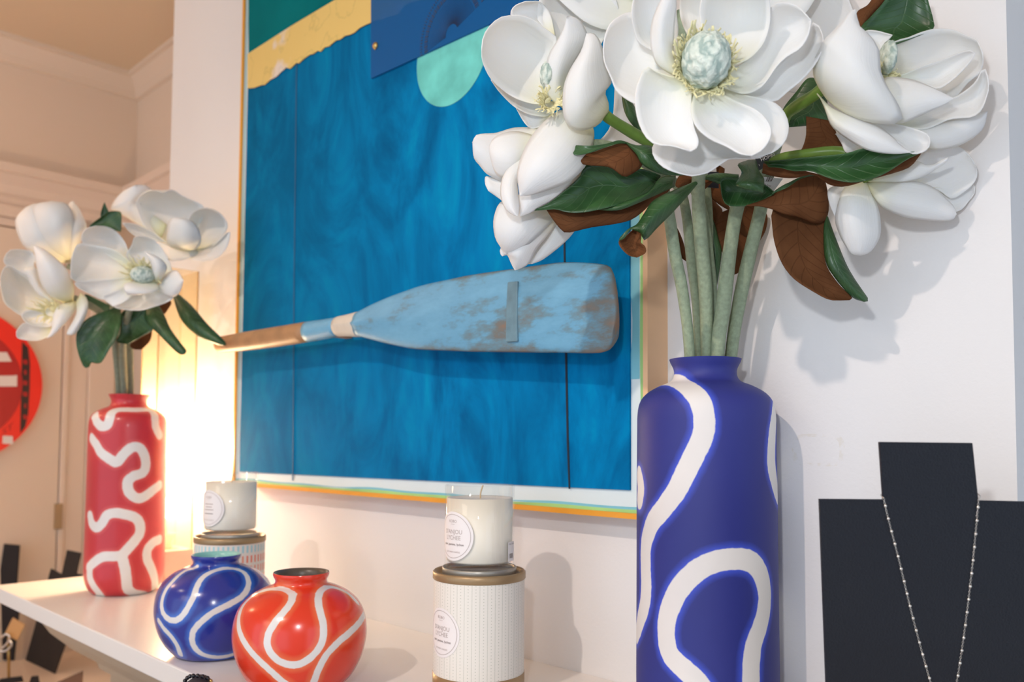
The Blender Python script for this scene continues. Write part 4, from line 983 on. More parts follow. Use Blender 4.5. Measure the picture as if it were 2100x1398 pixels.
def petal(parent, L, Rr, fr, zc, d=(0, 0, 0), cup=0.01, wav=0.0015, seed=0):
    V, Fc, U = ribbon(L, Rr, fr, zc, d, cup, 22, 13, wav=wav, seed=seed)
    return obj('petal', V, Fc, M_petal, parent, uv=U, solid=0.0008)
_ls = [0]
def leaf(parent, patches, fr, zc):
    """patches: (side, L, R, d, cup); side g shows the green face, b the brown felt underside"""
    root = None
    for side, L, Rr, d, cup in patches:
        _ls[0] += 1
        V, Fc, U = ribbon(L, Rr, fr, zc, d, cup, 26, 11, wav=0.001, seed=_ls[0])
        ms_ = [M_leaf, M_brown] if side == 'g' else [M_brown, M_leaf]
        if root is None: root = obj('leaf', V, Fc, ms_, parent, uv=U, solid=0.0006)
        else: obj('leaf_fold', V, Fc, ms_, root, uv=U, solid=0.0006)
    return root
def stem(parent, pts, rad, m=None, name='stem', n=40):
    # the vase leans away from the lens axis as it rises: keep the stems inside its neck
    c = catmull(pts, n)
    big = pts[0][2] < 1.0; y0_, y1_ = (430, 640) if big else (620, 760)
    W3 = [P(x, y, z + (0.015 if big else 0.017) * min(1, max(0, (y - y0_) / (y1_ - y0_)))) for x, y, z in c]
    rr = np.full(n, rad) * (1 + 0.05 * np.sin(np.linspace(0, 14, n)))
    V, Fc = tubeVF(W3, rr, 12); return obj(name, V, Fc, m or M_stem, parent)
def cone(parent, x, y, z, rx, ry, tilt=0.0, st=70, blossom_only=False, fr=(0, 0, 1), face=1.0, srad=1.35, slen=0.012):
    """seed cone as the blossom's heart, with stamens round it"""
    ox, oy, s = fr; c = P(ox + x/s, oy + y/s, z); sx = rx/s/F*z; sy = ry/s/F*z
    V, Fc = sphereVF((0, 0, 0), 1, nu=28, nv=20)
    W3 = []
    for v in V:
        bump = 1 + 0.045 * math.sin(9*v[0] + 5*v[2]) * math.sin(11*v[2] + 4*v[1]) + 0.03*math.sin(17*v[0])*math.sin(19*v[2])
        W3.append(tuple(c + (RT*v[0]*sx + UP*v[2]*sy + FW*v[1]*max(sx, sy)*1.0) * bump))
    return c, W3, Fc, sx, sy
def stamens(parent, c, sx, sy, n, rad, ln, seed, arc=(0, 360), dz=0.0):
    rg = np.random.default_rng(seed); parts = []
    for k in range(n):
        a = R(arc[0] + (arc[1] - arc[0]) * (k + rg.uniform(-.4, .4)) / n)
        d0 = RT*math.cos(a)*sx + UP*math.sin(a)*sy; dn = d0 / np.linalg.norm(d0)
        rr = rad * rg.uniform(0.85, 1.25); p0 = c + d0*0.85*rad + FW*(0.008 + dz); 
        tdir = np.cross(dn, FW); L_ = ln * rg.uniform(0.6, 1.5); w_ = rg.uniform(0.0010, 0.0021)
        pts = []
        wob = rg.uniform(-1, 1, 4)
        for i in range(6):
            t = i / 5; q = p0 + dn*L_*t*0.8 - FW*L_*(0.9*t - 0.5*t*t*wob[0]) + tdir*L_*0.5*wob[1]*t*t + tdir * 0.0012*math.sin(6*t + wob[2]*3)
            wv = (tdir*math.cos(wob[3]*3*t) + FW*math.sin(wob[3]*3*t)) * w_ * (1 - 0.4*t)
            pts.append((q - wv, q + wv))
        V = []; Fc = []
        for i, (a_, b_) in enumerate(pts): V += [tuple(a_), tuple(b_)]
        for i in range(5): Fc.append((2*i, 2*i+1, 2*i+3, 2*i+2))
        parts.append((V, Fc))
    V, Fc = merge(parts)
    return obj('stamens', V, Fc, M_stamen, parent, solid=0.0003)
def blossom(parent, fr, x, y, z, rx, ry, m=None):
    c, V, Fc, sx, sy = cone(parent, x, y, z, rx, ry, fr=fr)
    return obj('blossom', V, Fc, m or M_cone, parent), c, sx, sy
def magnolia(base, label, grp): return thing('magnolia_stem', base, label, 'flower', grp)
G1 = 'magnolias in the tall blue vase'; G2 = 'magnolias in the tall red vase'
def vb(x, z): return P(x, 735, z)
def down(x, z, depth=0.16):
    """where a stem ends inside the tall blue vase"""
    return (x, 735 + depth / z * F, z)

# ---- B: big open blossom in the middle
ZB_ = (1220, 0, 3.779); 
mB = magnolia(P(1450, 730, 0.775), 'magnolia stem with the largest open blossom facing forward, in the tall blue vase', G1)
stem(mB, [(1450, 1000, .777), (1450, 722, .772), (1447, 600, .770), (1438, 500, .762), (1432, 400, .742), (1436, 300, .70), (1444, 210, .655)], 0.0062)
bB, cB, sx, sy = blossom(mB, ZB_, 862, 465, 0.600, 190, 212)
stamens(bB, cB, sx, sy, 110, 1.1, 0.0085, 3)
PB = [
 ([(700,600),(600,600),(480,560),(398,522),(345,620),(315,760),(338,930),(400,1060),(480,1115),(600,1125),(740,1168)], [(760,660),(745,760),(752,900),(770,1000),(800,1080),(790,1140),(740,1168)], (0,.004,-.008), .012),
 ([(800,660),(770,740),(750,860),(790,980),(890,1070),(1020,1130),(1120,1185),(1210,1200)], [(940,660),(980,730),(1120,800),(1240,850),(1320,920),(1362,1000),(1350,1080),(1290,1160),(1210,1200)], (0,.002,-.010), .014),
 ([(900,680),(950,900),(1100,1100),(1220,1215)], [(950,660),(1150,735),(1330,770),(1440,830),(1500,950),(1480,1080),(1400,1165),(1310,1200),(1220,1215)], (.012,.020,.010), .006),
 ([(760,700),(550,1000),(455,1120),(458,1210),(530,1290),(640,1335),(750,1358)], [(860,700),(1100,1000),(1330,1190),(1200,1225),(1060,1220),(970,1270),(870,1335),(750,1358)], (.012,.034,.020), .012),
 ([(740,470),(420,250),(300,100),(225,110),(140,165),(95,240),(72,340),(72,430)], [(740,600),(600,640),(500,720),(420,780),(330,805),(240,760),(170,700),(130,600),(85,500),(72,430)], (.006,.020,.008), .016),
 ([(720,570),(520,430),(430,380),(340,320),(305,220),(290,100),(310,-20),(380,-100)], [(760,500),(640,400),(640,200),(600,0),(520,-120),(440,-140),(380,-100)], (.004,.010,-.012), .010),
 ([(660,610),(560,560),(480,500),(440,400),(428,280),(440,170),(480,60),(520,-10),(600,-60)], [(680,560),(625,480),(612,380),(615,250),(625,120),(635,20),(600,-60)], (.002,-.012,-.034), -.006),
 ([(800,420),(690,200),(660,60),(680,-60),(760,-120)], [(840,420),(845,200),(860,60),(850,-60),(760,-120)], (.012,.030,.006), .004),
 ([(820,430),(835,280),(818,130),(830,0),(900,-100),(1080,-150)], [(1000,540),(1110,490),(1210,440),(1300,340),(1345,220),(1355,80),(1330,-40),(1230,-130),(1080,-150)], (.004,.016,-.016), .020),
 ([(900,560),(1100,520),(1250,400),(1340,260),(1360,120),(1370,45),(1460,22),(1570,55),(1670,160)], [(900,640),(1060,700),(1180,722),(1300,660),(1400,520),(1480,440),(1590,370),(1650,270),(1670,160)], (.004,.020,-.002), .014),
 ([(900,600),(1250,640),(1480,450),(1620,340),(1690,180),(1740,215),(1768,310)], [(900,660),(1150,735),(1300,760),(1395,785),(1490,710),(1600,620),(1690,515),(1745,420),(1768,310)], (.012,.032,.016), .008)]
for i, (L, Rr, d, c) in enumerate(PB): petal(bB, L, Rr, ZB_, 0.606, d, c, seed=i)

# ---- A: blossom at the upper left
ZA = (970, 0, 5.377)
mA = magnolia(P(1464, 730, 0.785), 'magnolia stem with the upper left blossom overlapping the mint circle', G1)
stem(mA, [(1458, 990, .785), (1463, 722, .786), (1463, 640, .788), (1456, 540, .788), (1440, 430, .78), (1405, 345, .765)], 0.0046)
stem(mA, [(1408, 350, .766), (1370, 316, .745), (1338, 296, .728), (1290, 268, .712), (1246, 240, .698), (1222, 215, .69)], 0.0048, M_green_stem, 'green_stalk')
bA, cA, sx, sy = blossom(mA, ZA, 830, 830, 0.690, 95, 150)
stamens(bA, P(970 + 850/5.377, 1090/5.377, .682), sx*.7, sy*.45, 45, 1.0, 0.009, 5)
PA = [
 ([(870,1060),(905,750),(920,430),(800,330),(690,240),(580,185),(430,175),(300,200),(190,290),(122,400),(103,520)], [(850,1120),(770,1140),(660,1138),(540,1105),(420,1050),(300,960),(200,860),(140,750),(105,640),(103,520)], (.012,.020,-.020), .022),
 ([(900,1120),(600,1100),(400,1000),(205,880)], [(920,1200),(820,1278),(700,1270),(600,1245),(480,1185),(380,1100),(280,990),(205,880)], (.016,.034,.006), .004),
 ([(860,1180),(700,1230),(560,1200),(480,1190)], [(860,1300),(740,1390),(640,1410),(560,1330),(480,1190)], (.02,.04,.04), .004),
 ([(1000,1200),(900,1130),(820,1040),(790,900),(800,730),(840,590),(930,440),(1000,310),(1035,180)], [(1040,1100),(1010,950),(1080,750),(1200,550),(1265,400),(1200,250),(1120,185),(1035,180)], (.0,-.012,-.030), -.008),
 ([(1450,1290),(1380,1380),(1230,1438),(1100,1425),(1020,1340),(988,1200),(1000,950),(1070,760),(1190,560),(1250,365)], [(1500,1230),(1495,1130),(1460,1010),(1530,900),(1470,700),(1440,560),(1390,430),(1330,365),(1250,365)], (0,-.030,-.030), -.014),
 ([(860,500),(600,230),(430,170),(430,110),(480,60),(580,22)], [(900,400),(850,150),(740,30),(660,20),(580,22)], (.03,.045,.03), .004),
 ([(1000,800),(800,330),(710,200),(730,20),(800,-150),(1000,-220)], [(1200,800),(1400,500),(1500,300),(1600,100),(1500,-100),(1250,-220),(1000,-220)], (.03,.05,.02), .012)]
for i, (L, Rr, d, c) in enumerate(PA): petal(bA, L, Rr, ZA, 0.690, d, c, seed=20+i)

# ---- D: half closed blossom at the left edge
Z5 = (940, 240, 3.495)
mD = magnolia(P(1414, 730, 0.77), 'magnolia stem with the half closed blossom at the left of the bouquet', G1)
stem(mD, [(1425, 980, .775), (1414, 722, .768), (1400, 600, .765), (1384, 520, .762), (1370, 430, .757), (1350, 360, .75), (1300, 320, .74), (1240, 300, .722), (1190, 300, .71)], 0.0053)
bD, cD, sx, sy = blossom(mD, Z5, 640, 200, 0.715, 60, 90, M_stamen)
PD = [
 ([(900,90),(760,-50),(640,10),(520,140),(450,280),(420,400),(428,490),(440,565)], [(960,60),(975,110),(965,200),(920,340),(800,460),(650,520),(520,560),(440,565)], (0,-.026,-.016), -.016),
 ([(900,230),(600,400),(440,540),(432,620),(440,714)], [(925,320),(870,440),(780,520),(680,600),(580,650),(510,690),(440,714)], (.0,-.004,.004), -.008),
 ([(620,220),(440,265),(350,370),(310,450),(300,550),(325,640),(370,690),(425,712)], [(600,350),(440,440),(430,540),(438,650),(425,712)], (0,-.004,-.004), -.006),
 ([(700,60),(550,72),(400,75),(270,112),(180,118),(125,130),(100,180)], [(500,350),(400,450),(320,465),(260,440),(200,405),(150,345),(110,290),(100,180)], (.006,.016,.010), -.012),
 ([(600,150),(420,100),(280,130),(222,200),(222,270)], [(500,300),(400,420),(320,440),(260,390),(222,270)], (0,.000,.006), -.010),
 ([(400,450),(240,430),(194,425),(192,480),(215,530)], [(400,560),(340,620),(300,590),(215,530)], (.02,.024,.024), -.004)]
for i, (L, Rr, d, c) in enumerate(PD): petal(bD, L, Rr, Z5, 0.712, d, c, seed=40+i)

# ---- G: bud under it
mG = magnolia(P(1431, 730, 0.785), 'magnolia stem with the closed bud hanging lowest at the left of the bouquet', G1)
stem(mG, [(1438, 985, .785), (1432, 722, .788), (1428, 620, .790), (1418, 540, .790), (1406, 430, .787), (1385, 375, .782), (1320, 360, .778), (1220, 372, .772), (1150, 400, .765)], 0.0045)
bG, cG, sx, sy = blossom(mG, Z5, 620, 640, 0.770, 50, 60, M_stamen)
PG = [
 ([(660,540),(400,580),(300,610),(258,700),(250,780),(265,870),(300,930),(335,985)], [(760,640),(660,760),(520,900),(420,965),(335,985)], (0,-.026,-.008), -.012),
 ([(680,560),(400,800),(320,950),(350,985),(380,1055),(405,1098)], [(760,700),(640,850),(560,950),(510,1045),(450,1085),(405,1098)], (0,-.016,.0), -.010),
 ([(680,560),(560,900),(500,1040),(530,1052)], [(800,620),(870,740),(820,835),(760,900),(690,960),(600,1025),(530,1052)], (.002,.0,.004), -.010),
 ([(640,600),(330,900),(303,990),(315,998)], [(700,700),(420,960),(340,990),(315,998)], (.01,.004,.006), -.004)]
for i, (L, Rr, d, c) in enumerate(PG): petal(bG, L, Rr, Z5, 0.765, d, c, seed=50+i)

# ---- C: upper right blossom seen from the side
ZC_ = (1640, 0, 3.883)
mC = magnolia(P(1500, 730, 0.78), 'magnolia stem with the upper right blossom turned sideways to the right', G1)
stem(mC, [(1475, 985, .78), (1500, 722, .780), (1518, 610, .778), (1538, 520, .772), (1560, 428, .762), (1580, 330, .745), (1600, 262, .72)], 0.0062)
stem(mC, [(1598, 268, .722), (1614, 234, .705), (1640, 214, .690), (1668, 196, .675), (1690, 180, .665)], 0.0050, M_green_stem, 'green_stalk')
bC, cC, sx, sy = blossom(mC, ZC_, 700, 460, 0.655, 55, 130)
stamens(bC, P(1640 + 700/3.883, 590/3.883, .652), sx, sy*.25, 20, 1.0, 0.008, 8)
PC = [
 ([(150,700),(108,600),(110,490),(150,400),(200,310),(300,210),(370,130),(410,80),(445,75)], [(170,730),(210,790),(320,880),(500,960),(650,985),(750,990),(812,955),(815,900),(770,800),(700,690),(645,560),(635,400),(560,280),(480,210),(450,170),(474,110),(445,75)], (.004,-.034,-.030), -.014),
 ([(600,560),(560,300),(510,252),(600,248),(735,283)], [(660,520),(660,400),(675,350),(735,283)], (.0,.012,.006), .004),
 ([(640,620),(730,360),(870,300),(1000,250),(1120,230),(1250,250),(1340,295),(1400,310),(1450,420)], [(700,640),(900,660),(1150,780),(1240,770),(1330,660),(1430,580),(1455,490),(1450,420)], (.014,.030,.002), .018),
 ([(660,600),(800,600),(950,540),(1100,490),(1230,440),(1340,405),(1388,425)], [(700,640),(1000,680),(1110,700),(1230,620),(1330,520),(1375,460),(1388,425)], (.008,.012,-.008), .008),
 ([(540,760),(670,622),(830,620),(940,645),(1060,695),(1150,740),(1230,783)], [(640,930),(780,985),(900,950),(1050,880),(1150,835),(1230,783)], (.002,-.010,-.012), -.008),
 ([(600,900),(1000,850),(1230,780),(1400,660),(1460,540),(1495,620),(1497,720)], [(700,980),(900,1020),(1020,1020),(1180,950),(1290,935),(1380,925),(1450,860),(1497,720)], (.010,.016,-.004), .010),
 ([(700,960),(1100,960),(1300,925),(1420,900),(1498,880)], [(800,1080),(950,1150),(1030,1190),(1150,1188),(1280,1155),(1400,1085),(1470,1005),(1498,880)], (.016,.018,.018), -.010),
 ([(140,740),(250,850),(380,905),(520,955),(640,1010),(740,1085),(800,1150),(890,1215)], [(160,780),(200,870),(230,960),(270,1025),(380,1110),(500,1180),(620,1215),(760,1227),(890,1215)], (.004,-.014,-.016), -.008),
 ([(400,890),(600,960),(760,990),(940,1035),(1020,1075),(1032,1130)], [(400,940),(650,1050),(780,1130),(880,1215),(960,1215),(1020,1180),(1032,1130)], (.006,.004,-.006), .006),
 ([(540,1120),(400,1080),(320,1060),(285,1065)], [(540,1200),(380,1220),(330,1140),(285,1065)], (.018,.022,.022), -.004)]
for i, (L, Rr, d, c) in enumerate(PC): petal(bC, L, Rr, ZC_, 0.650, d, c, seed=60+i)

# ---- E: lower right blossom close to the wall
ZE = (1560, 260, 3.678)
mE = magnolia(P(1474, 730, 0.76), 'magnolia stem with the lower right blossom hanging near the wall', G1)
stem(mE, [(1462, 1000, .768), (1472, 722, .764), (1482, 640, .764), (1496, 520, .764), (1512, 424, .758), (1535, 368, .745), (1572, 338, .73)], 0.0066)
stem(mE, [(1568, 342, .732), (1602, 324, .716), (1660, 314, .698), (1730, 312, .688), (1766, 345, .684), (1780, 372, .682)], 0.0040, M_green_stem, 'green_stalk')
bE, cE, sx, sy = blossom(mE, ZE, 800, 440, 0.690, 40, 45, M_stamen)
PE = [
 ([(760,400),(640,450),(590,550),(560,700),(600,830),(640,900),(680,960),(750,972)], [(800,400),(850,520),(890,620),(907,730),(900,830),(850,920),(800,960),(750,972)], (0,-.004,.006), -.012),
 ([(790,410),(950,408),(1120,405),(1250,430),(1340,480),(1400,540),(1460,600),(1478,660)], [(800,440),(850,530),(920,610),(1080,680),(1250,705),(1380,712),(1450,700),(1478,660)], (0,-.002,.000), -.010),
 ([(800,400),(1000,350),(1170,258),(1240,285),(1310,280),(1360,250),(1420,228)], [(820,420),(950,417),(1080,415),(1220,385),(1320,320),(1400,270),(1420,228)], (-.002,-.006,-.018), -.006),
 ([(900,400),(1170,250),(1240,180),(1350,160),(1470,140),(1560,200),(1620,300)], [(1000,430),(1200,440),(1340,475),(1440,540),(1530,490),(1600,430),(1630,370),(1620,300)], (.006,.012,.002), .004),
 ([(1200,450),(1450,460),(1600,430),(1607,500)], [(1300,540),(1440,620),(1480,635),(1540,600),(1607,500)], (.012,.014,.010), .002),
 ([(740,430),(600,440),(510,470),(515,570),(560,680)], [(760,460),(660,560),(620,640),(560,680)], (.004,.010,.012), -.004)]
for i, (L, Rr, d, c) in enumerate(PE): petal(bE, L, Rr, ZE, 0.684, d, c, seed=80+i)

# ---- F: rear blossom at the top
mF = magnolia(P(1446, 730, 0.795), 'magnolia stem with the rear blossom half hidden behind the largest one', G1)
stem(mF, [(1452, 985, .79), (1449, 722, .794), (1452, 560, .805), (1448, 400, .80), (1425, 250, .77), (1405, 120, .745), (1400, 20, .735)], 0.0050)
ZF = (0, 0, 1)
bF, cF, sx, sy = blossom(mF, ZF, 1400, -60, 0.72, 40, 45)
PF = [
 ([(1350,60),(1240,60),(1170,20),(1110,-60),(1150,-170)], [(1360,-120),(1300,-200),(1230,-220),(1150,-170)], (0,-.006,-.02), .012),
 ([(1450,60),(1560,160),(1640,190),(1720,160),(1765,60)], [(1450,-100),(1560,-140),(1680,-120),(1765,60)], (0,.004,-.006), .010),
 ([(1430,0),(1560,60),(1640,40),(1690,-60),(1650,-160)], [(1420,-100),(1500,-190),(1580,-210),(1650,-160)], (-.002,-.012,-.03), .012),
 ([(1340,20),(1270,130),(1256,250),(1220,300)], [(1420,40),(1400,200),(1320,330),(1250,345),(1220,300)], (.01,.02,.012), .008),
 ([(1330,0),(1250,-60),(1270,-200),(1340,-260)], [(1440,0),(1480,-120),(1430,-240),(1340,-260)], (-.01,-.03,-.05), -.01)]
for i, (L, Rr, d, c) in enumerate(PF): petal(bF, L, Rr, ZF, 0.735, d, c, seed=90+i)

# ---- leaves of the large bouquet
leaf(mD, [('b', [(1200,190),(1150,190),(1050,220),(950,255),(830,268),(790,215),(788,255)], [(1260,240),(1320,340),(1240,410),(1180,425),(1080,360),(920,345),(850,320),(800,285),(788,255)], (.004,.004,.0), -.006),
          ('g', [(1215,180),(1150,166),(1060,190),(960,205),(880,203),(798,198)], [(1215,190),(1150,188),(1050,218),(950,254),(880,268),(828,266),(798,198)], (.0,-.006,-.004), .0),
          ('g', [(1190,172),(1270,200),(1330,200),(1390,210),(1410,260),(1460,330),(1560,385),(1640,415)], [(1200,190),(1270,260),(1310,330),(1380,380),(1470,412),(1560,420),(1640,415)], (.0,-.008,.02), -.006)], Z5, 0.690)
leaf(mD, [('g', [(1450,420),(1380,390),(1280,370),(1180,400),(1060,340),(920,345),(870,430),(760,530),(660,610),(560,660),(530,668)], [(1440,500),(1380,540),(1290,580),(1150,625),(1000,662),(880,682),(780,680),(700,658),(620,662),(530,668)], (.02,-.004,.0), .010),
          ('b', [(1540,490),(1400,530),(1200,600),(1000,650),(860,672),(720,655),(632,665)], [(1500,540),(1400,600),(1320,680),(1230,740),(1100,770),(960,790),(830,820),(765,828),(720,790),(660,710),(632,665)], (.03,.010,.008), -.006),
          ('g', [(1560,420),(1450,430),(1350,540),(1150,620),(1000,662)], [(1550,500),(1350,590),(1180,660),(1080,672),(1000,664)], (.024,-.004,.002), -.006)], Z5, 0.715)
leaf(mG, [('g', [(1725,450),(1560,515),(1400,595),(1330,690),(1280,765),(1225,800)], [(1730,460),(1640,570),(1540,680),(1430,790),(1338,882),(1300,830),(1225,800)], (.03,-.006,-.012), -.012),
          ('g', [(1300,760),(1220,800),(1160,860),(1150,888)], [(1310,840),(1290,800),(1240,805),(1190,868),(1150,888)], (-.008,-.012,-.010), -.002),
          ('b', [(1270,795),(1230,830),(1180,878),(1153,890),(1165,930),(1220,985),(1280,1002)], [(1300,805),(1308,860),(1305,900),(1335,930),(1338,970),(1280,1002)], (-.002,-.004,-.006), .010)], Z5, 0.700)
leaf(mG, [('b', [(1700,430),(1600,415),(1570,440),(1555,490),(1580,512)], [(1690,455),(1640,485),(1580,512)], (.0,.0,.0), -.004)], Z5, 0.735)
Z6 = (1340, 300, 4.368)
leaf(mE, [('g', [(850,120),(755,160),(790,230),(762,290),(735,345),(820,385),(985,415)], [(920,118),(950,220),(992,290),(990,360),(985,415)], (.02,-.010,-.010), -.008)], Z6, 0.695)
leaf(mE, [('b', [(830,528),(1000,470),(1100,400),(1240,310),(1360,268),(1450,258),(1520,262)], [(850,535),(960,540),(1080,570),(1150,605),(1300,640),(1400,680),(1450,693),(1530,670),(1570,580),(1565,430),(1540,310),(1520,262)], (.0,.000,.0), -.010),
          ('g', [(1080,410),(980,340),(800,300),(620,285),(610,380),(620,450)], [(1075,425),(960,492),(850,528),(720,532),(650,512),(620,450)], (.0,.014,.010), .010),
          ('g', [(1060,418),(1150,360),(1300,280),(1420,254),(1520,258)], [(1062,432),(1180,375),(1300,300),(1420,266),(1520,266)], (-.004,-.008,-.006), .0)], Z6, 0.705)
leaf(mE, [('g', [(765,250),(600,238),(500,250),(430,290)], [(765,292),(640,300),(610,322),(590,337),(520,312),(430,290)], (.0,.0,.0), -.004),
          ('b', [(530,300),(470,300),(425,320),(450,395)], [(530,320),(500,350),(450,395)], (.004,.006,.006), -.003)], Z6, 0.735)
leaf(mC, [('b', [(560,150),(560,300),(480,380),(500,450)], [(640,200),(625,420),(692,568),(600,530),(500,450)], (.0,.0,.0), -.006)], Z6, 0.800)
leaf(mB, [('b', [(455,400),(465,520),(510,620),(560,700)], [(500,400),(560,500),(614,560),(612,610),(560,700)], (.0,.0,.0), -.006),], Z6, 0.815)
leaf(mB, [('g', [(475,600),(500,750),(505,900),(515,1100),(540,1230),(558,1312)], [(500,600),(548,680),(583,820),(612,930),(602,1050),(580,1200),(558,1312)], (.0,.004,.004), -.006)], Z6, 0.812)
leaf(mC, [('b', [(760,500),(690,560),(548,642),(590,850),(640,1000),(720,1148)], [(900,530),(1012,600),(1008,740),(945,860),(860,1010),(790,1110),(720,1148)], (.0,.006,.0), .008)], Z6, 0.822)
leaf(mG, [('b', [(180,700),(215,850),(245,980),(300,1030)], [(200,700),(250,820),(285,930),(300,1030)], (.0,.0,.0), .002)], Z6, 0.825)
leaf(mE, [('g', [(20,262),(130,256),(280,240),(450,225),(640,205),(800,165),(1000,190),(1215,190)], [(60,300),(150,305),(250,330),(380,330),(480,370),(600,405),(720,415),(850,385),(960,335),(1100,245),(1215,190)], (.02,-.008,-.006), .010),
          ('b', [(20,275),(100,295),(300,325),(480,368),(650,412),(850,380),(1000,290),(1220,190)], [(10,350),(100,375),(250,388),(400,362),(520,438),(640,450),(800,405),(1000,350),(1130,300),(1220,190)], (.024,.010,.004), -.004)], ZE, 0.655)
leaf(mC, [('b', [(280,600),(100,620),(92,760),(110,880),(160,1020),(250,1140),(400,1240),(520,1300),(640,1303)], [(490,660),(476,850),(490,1030),(580,1180),(690,1290),(640,1303)], (.02,.010,.0), .010),
          ('g', [(500,670),(474,760),(485,1000),(560,1140),(690,1285),(780,1320)], [(510,680),(560,820),(640,1020),(700,1130),(760,1220),(815,1305),(780,1320)], (.0,-.006,-.006), -.006)], ZE, 0.700)
leaf(mC, [('b', [(345,-80),(345,60),(320,150),(285,205)], [(560,-40),(570,50),(640,165),(440,180),(285,205)], (.0,.0,.0), .004)], ZE, 0.700)
Z4_ = (1500, 0, 3.495)
leaf(mC, [('g', [(620,560),(545,562),(470,650),(368,785),(395,860),(413,912)], [(680,600),(690,760),(702,885),(560,900),(413,912)], (.0,.004,.004), -.006)], Z4_, 0.712)
leaf(mC, [('g', [(1150,-80),(1090,20),(1000,120),(932,200),(1030,245),(1110,300),(1155,325)], [(1390,-80),(1410,10),(1447,150),(1440,208),(1300,270),(1155,325)], (.0,.006,-.004), .010),
          ('b', [(1050,-80),(980,30),(905,80),(892,155),(935,200)], [(1150,-80),(1080,30),(1000,130),(935,200)], (.006,.004,.004), -.004)], Z4_, 0.672)
Z3 = (940, 0, 3.495)
leaf(mA, [('g', [(1165,660),(1190,800),(1250,900),(1335,978)], [(1200,660),(1262,760),(1305,870),(1335,978)], (.0,.0,.0), -.004)], Z3, 0.735)

# ---- shop tags tied among the stems
M_tagb = mat('black_tag_card', (0.012, 0.014, 0.02), 0.35); M_tagw = mat('white_tag_card', (0.78, 0.79, 0.80), 0.5)
def flat_text(s, size, org, ex, ey):
    V, Fc = text_flat(s, size, 'LEFT'); return [tuple(org + ex*v[0] + ey*v[1]) for v in V], Fc
def hang_tag(q, z, m, label, cat='tag'):
    pts = [P(x, y, z) for x, y in q]; V, Fc = prismVF(pts, FW*0.0005); V, Fc = fixn(V, Fc)
    o = obj('hang_tag', V, Fc, m, None, origin=pts[0], smooth=False); tag(o, label, cat, 'shop tags on the bouquet'); return o
t1_ = hang_tag([(1548, 322), (1583, 306), (1580, 336), (1556, 350)], 0.722, M_tagb, 'black shop tag with white lettering under the largest magnolia')
k = 0.722 / F
ex = (RT*0.93 + UP*0.36); ex /= np.linalg.norm(ex); ey = np.cross(FW, ex) * -1
V, Fc = flat_text('HOMN', 10*k, P(1560, 328, .7216), ex, ey); obj('tag_lettering', V, Fc, M_label, t1_, smooth=False)
V, Fc = flat_text('S', 5*k, P(1556, 339, .7216), ex, ey); obj('tag_small_lettering', V, Fc, M_label, t1_, smooth=False)
t2_ = hang_tag([(1560, 362), (1606, 366), (1583, 397), (1562, 385)], 0.728, M_tagw, 'white shop tag with a barcode tucked under the brown leaf')
parts = []
ex2 = (RT*0.93 - UP*0.36); ex2 /= np.linalg.norm(ex2)
for i, wv in enumerate((1.2, 0.6, 1.6, 0.6, 1.0, 1.6)):
    x = 1570 + i*2.1; q = [P(x, 372, .7276), P(x + wv, 372, .7276), P(x + wv + 5, 361, .7276), P(x + 5, 361, .7276)]; parts.append(fixn(*prismVF(q, FW*0.0001)))
V, Fc = merge(parts); obj('barcode', V, Fc, M_line2, t2_, smooth=False)
V, Fc = flat_text('Int. LLC', 5*k, P(1566, 376, .7276), ex2, np.cross(FW, ex2)*-1); obj('tag_lettering', V, Fc, M_line2, t2_, smooth=False)
t3_ = hang_tag([(1452, 352), (1474, 352), (1474, 386), (1450, 384)], 0.752, M_tagb, 'small black shop tag between the stems below the largest magnolia')

# ------------------------------------------------------------------ small bouquet in the red vase
Z8 = (130, 360, 3.494); Z9 = (0, 360, 4.112)
mJ = magnolia(P(254, 815, 1.45), 'magnolia stem with the open front blossom of the small bouquet in the red vase', G2)
stem(mJ, [(254, 950, 1.47), (254, 806, 1.455), (251, 740, 1.44), (254, 690, 1.42), (270, 620, 1.39), (288, 575, 1.37)], 0.0055, M_stem2)
bJ, cJ, sx, sy = blossom(mJ, Z8, 570, 710, 1.315, 85, 62)
stamens(bJ, cJ, sx, sy, 55, 1.15, 0.013, 11, arc=(-30, 210))
PJ = [
 ([(480,680),(300,560),(150,490),(132,440),(160,385),(230,363)], [(520,640),(470,560),(440,480),(380,405),(310,368),(230,363)], (.02,.05,.0), .02),
 ([(520,660),(380,540),(200,495),(110,490),(70,560),(55,640),(55,730)], [(500,720),(400,742),(250,754),(100,758),(55,730)], (.02,.04,-.01), .03),
 ([(500,720),(250,752),(88,762),(110,805)], [(480,780),(420,805),(300,885),(200,850),(110,805)], (.02,.03,.01), .008),
 ([(480,770),(350,838),(284,870),(355,937)], [(520,830),(440,900),(355,937)], (.0,-.01,-.01), .006),
 ([(540,740),(440,850),(360,935),(480,963)], [(640,740),(720,830),(790,865),(740,905),(640,940),(560,962),(480,963)], (.02,.01,-.01), .016),
 ([(520,750),(440,775),(435,820),(460,855)], [(660,750),(680,780),(678,820),(560,852),(460,855)], (.0,-.035,-.03), -.01),
 ([(600,770),(680,780),(740,700),(810,678),(862,750)], [(620,800),(690,835),(780,870),(835,835),(862,750)], (.01,-.01,-.02), -.01),
 ([(660,780),(640,690),(620,610),(580,540)], [(690,770),(722,720),(742,650),(690,590),(580,540)], (-.0,-.03,-.02), -.012),
 ([(540,660),(450,580),(490,500),(510,445),(545,435)], [(690,740),(772,692),(748,600),(695,510),(625,450),(545,435)], (.02,.045,.01), .02)]
for i, (L, Rr, d, c) in enumerate(PJ): petal(bJ, L, Rr, Z8, 1.33, d, c, seed=100+i)
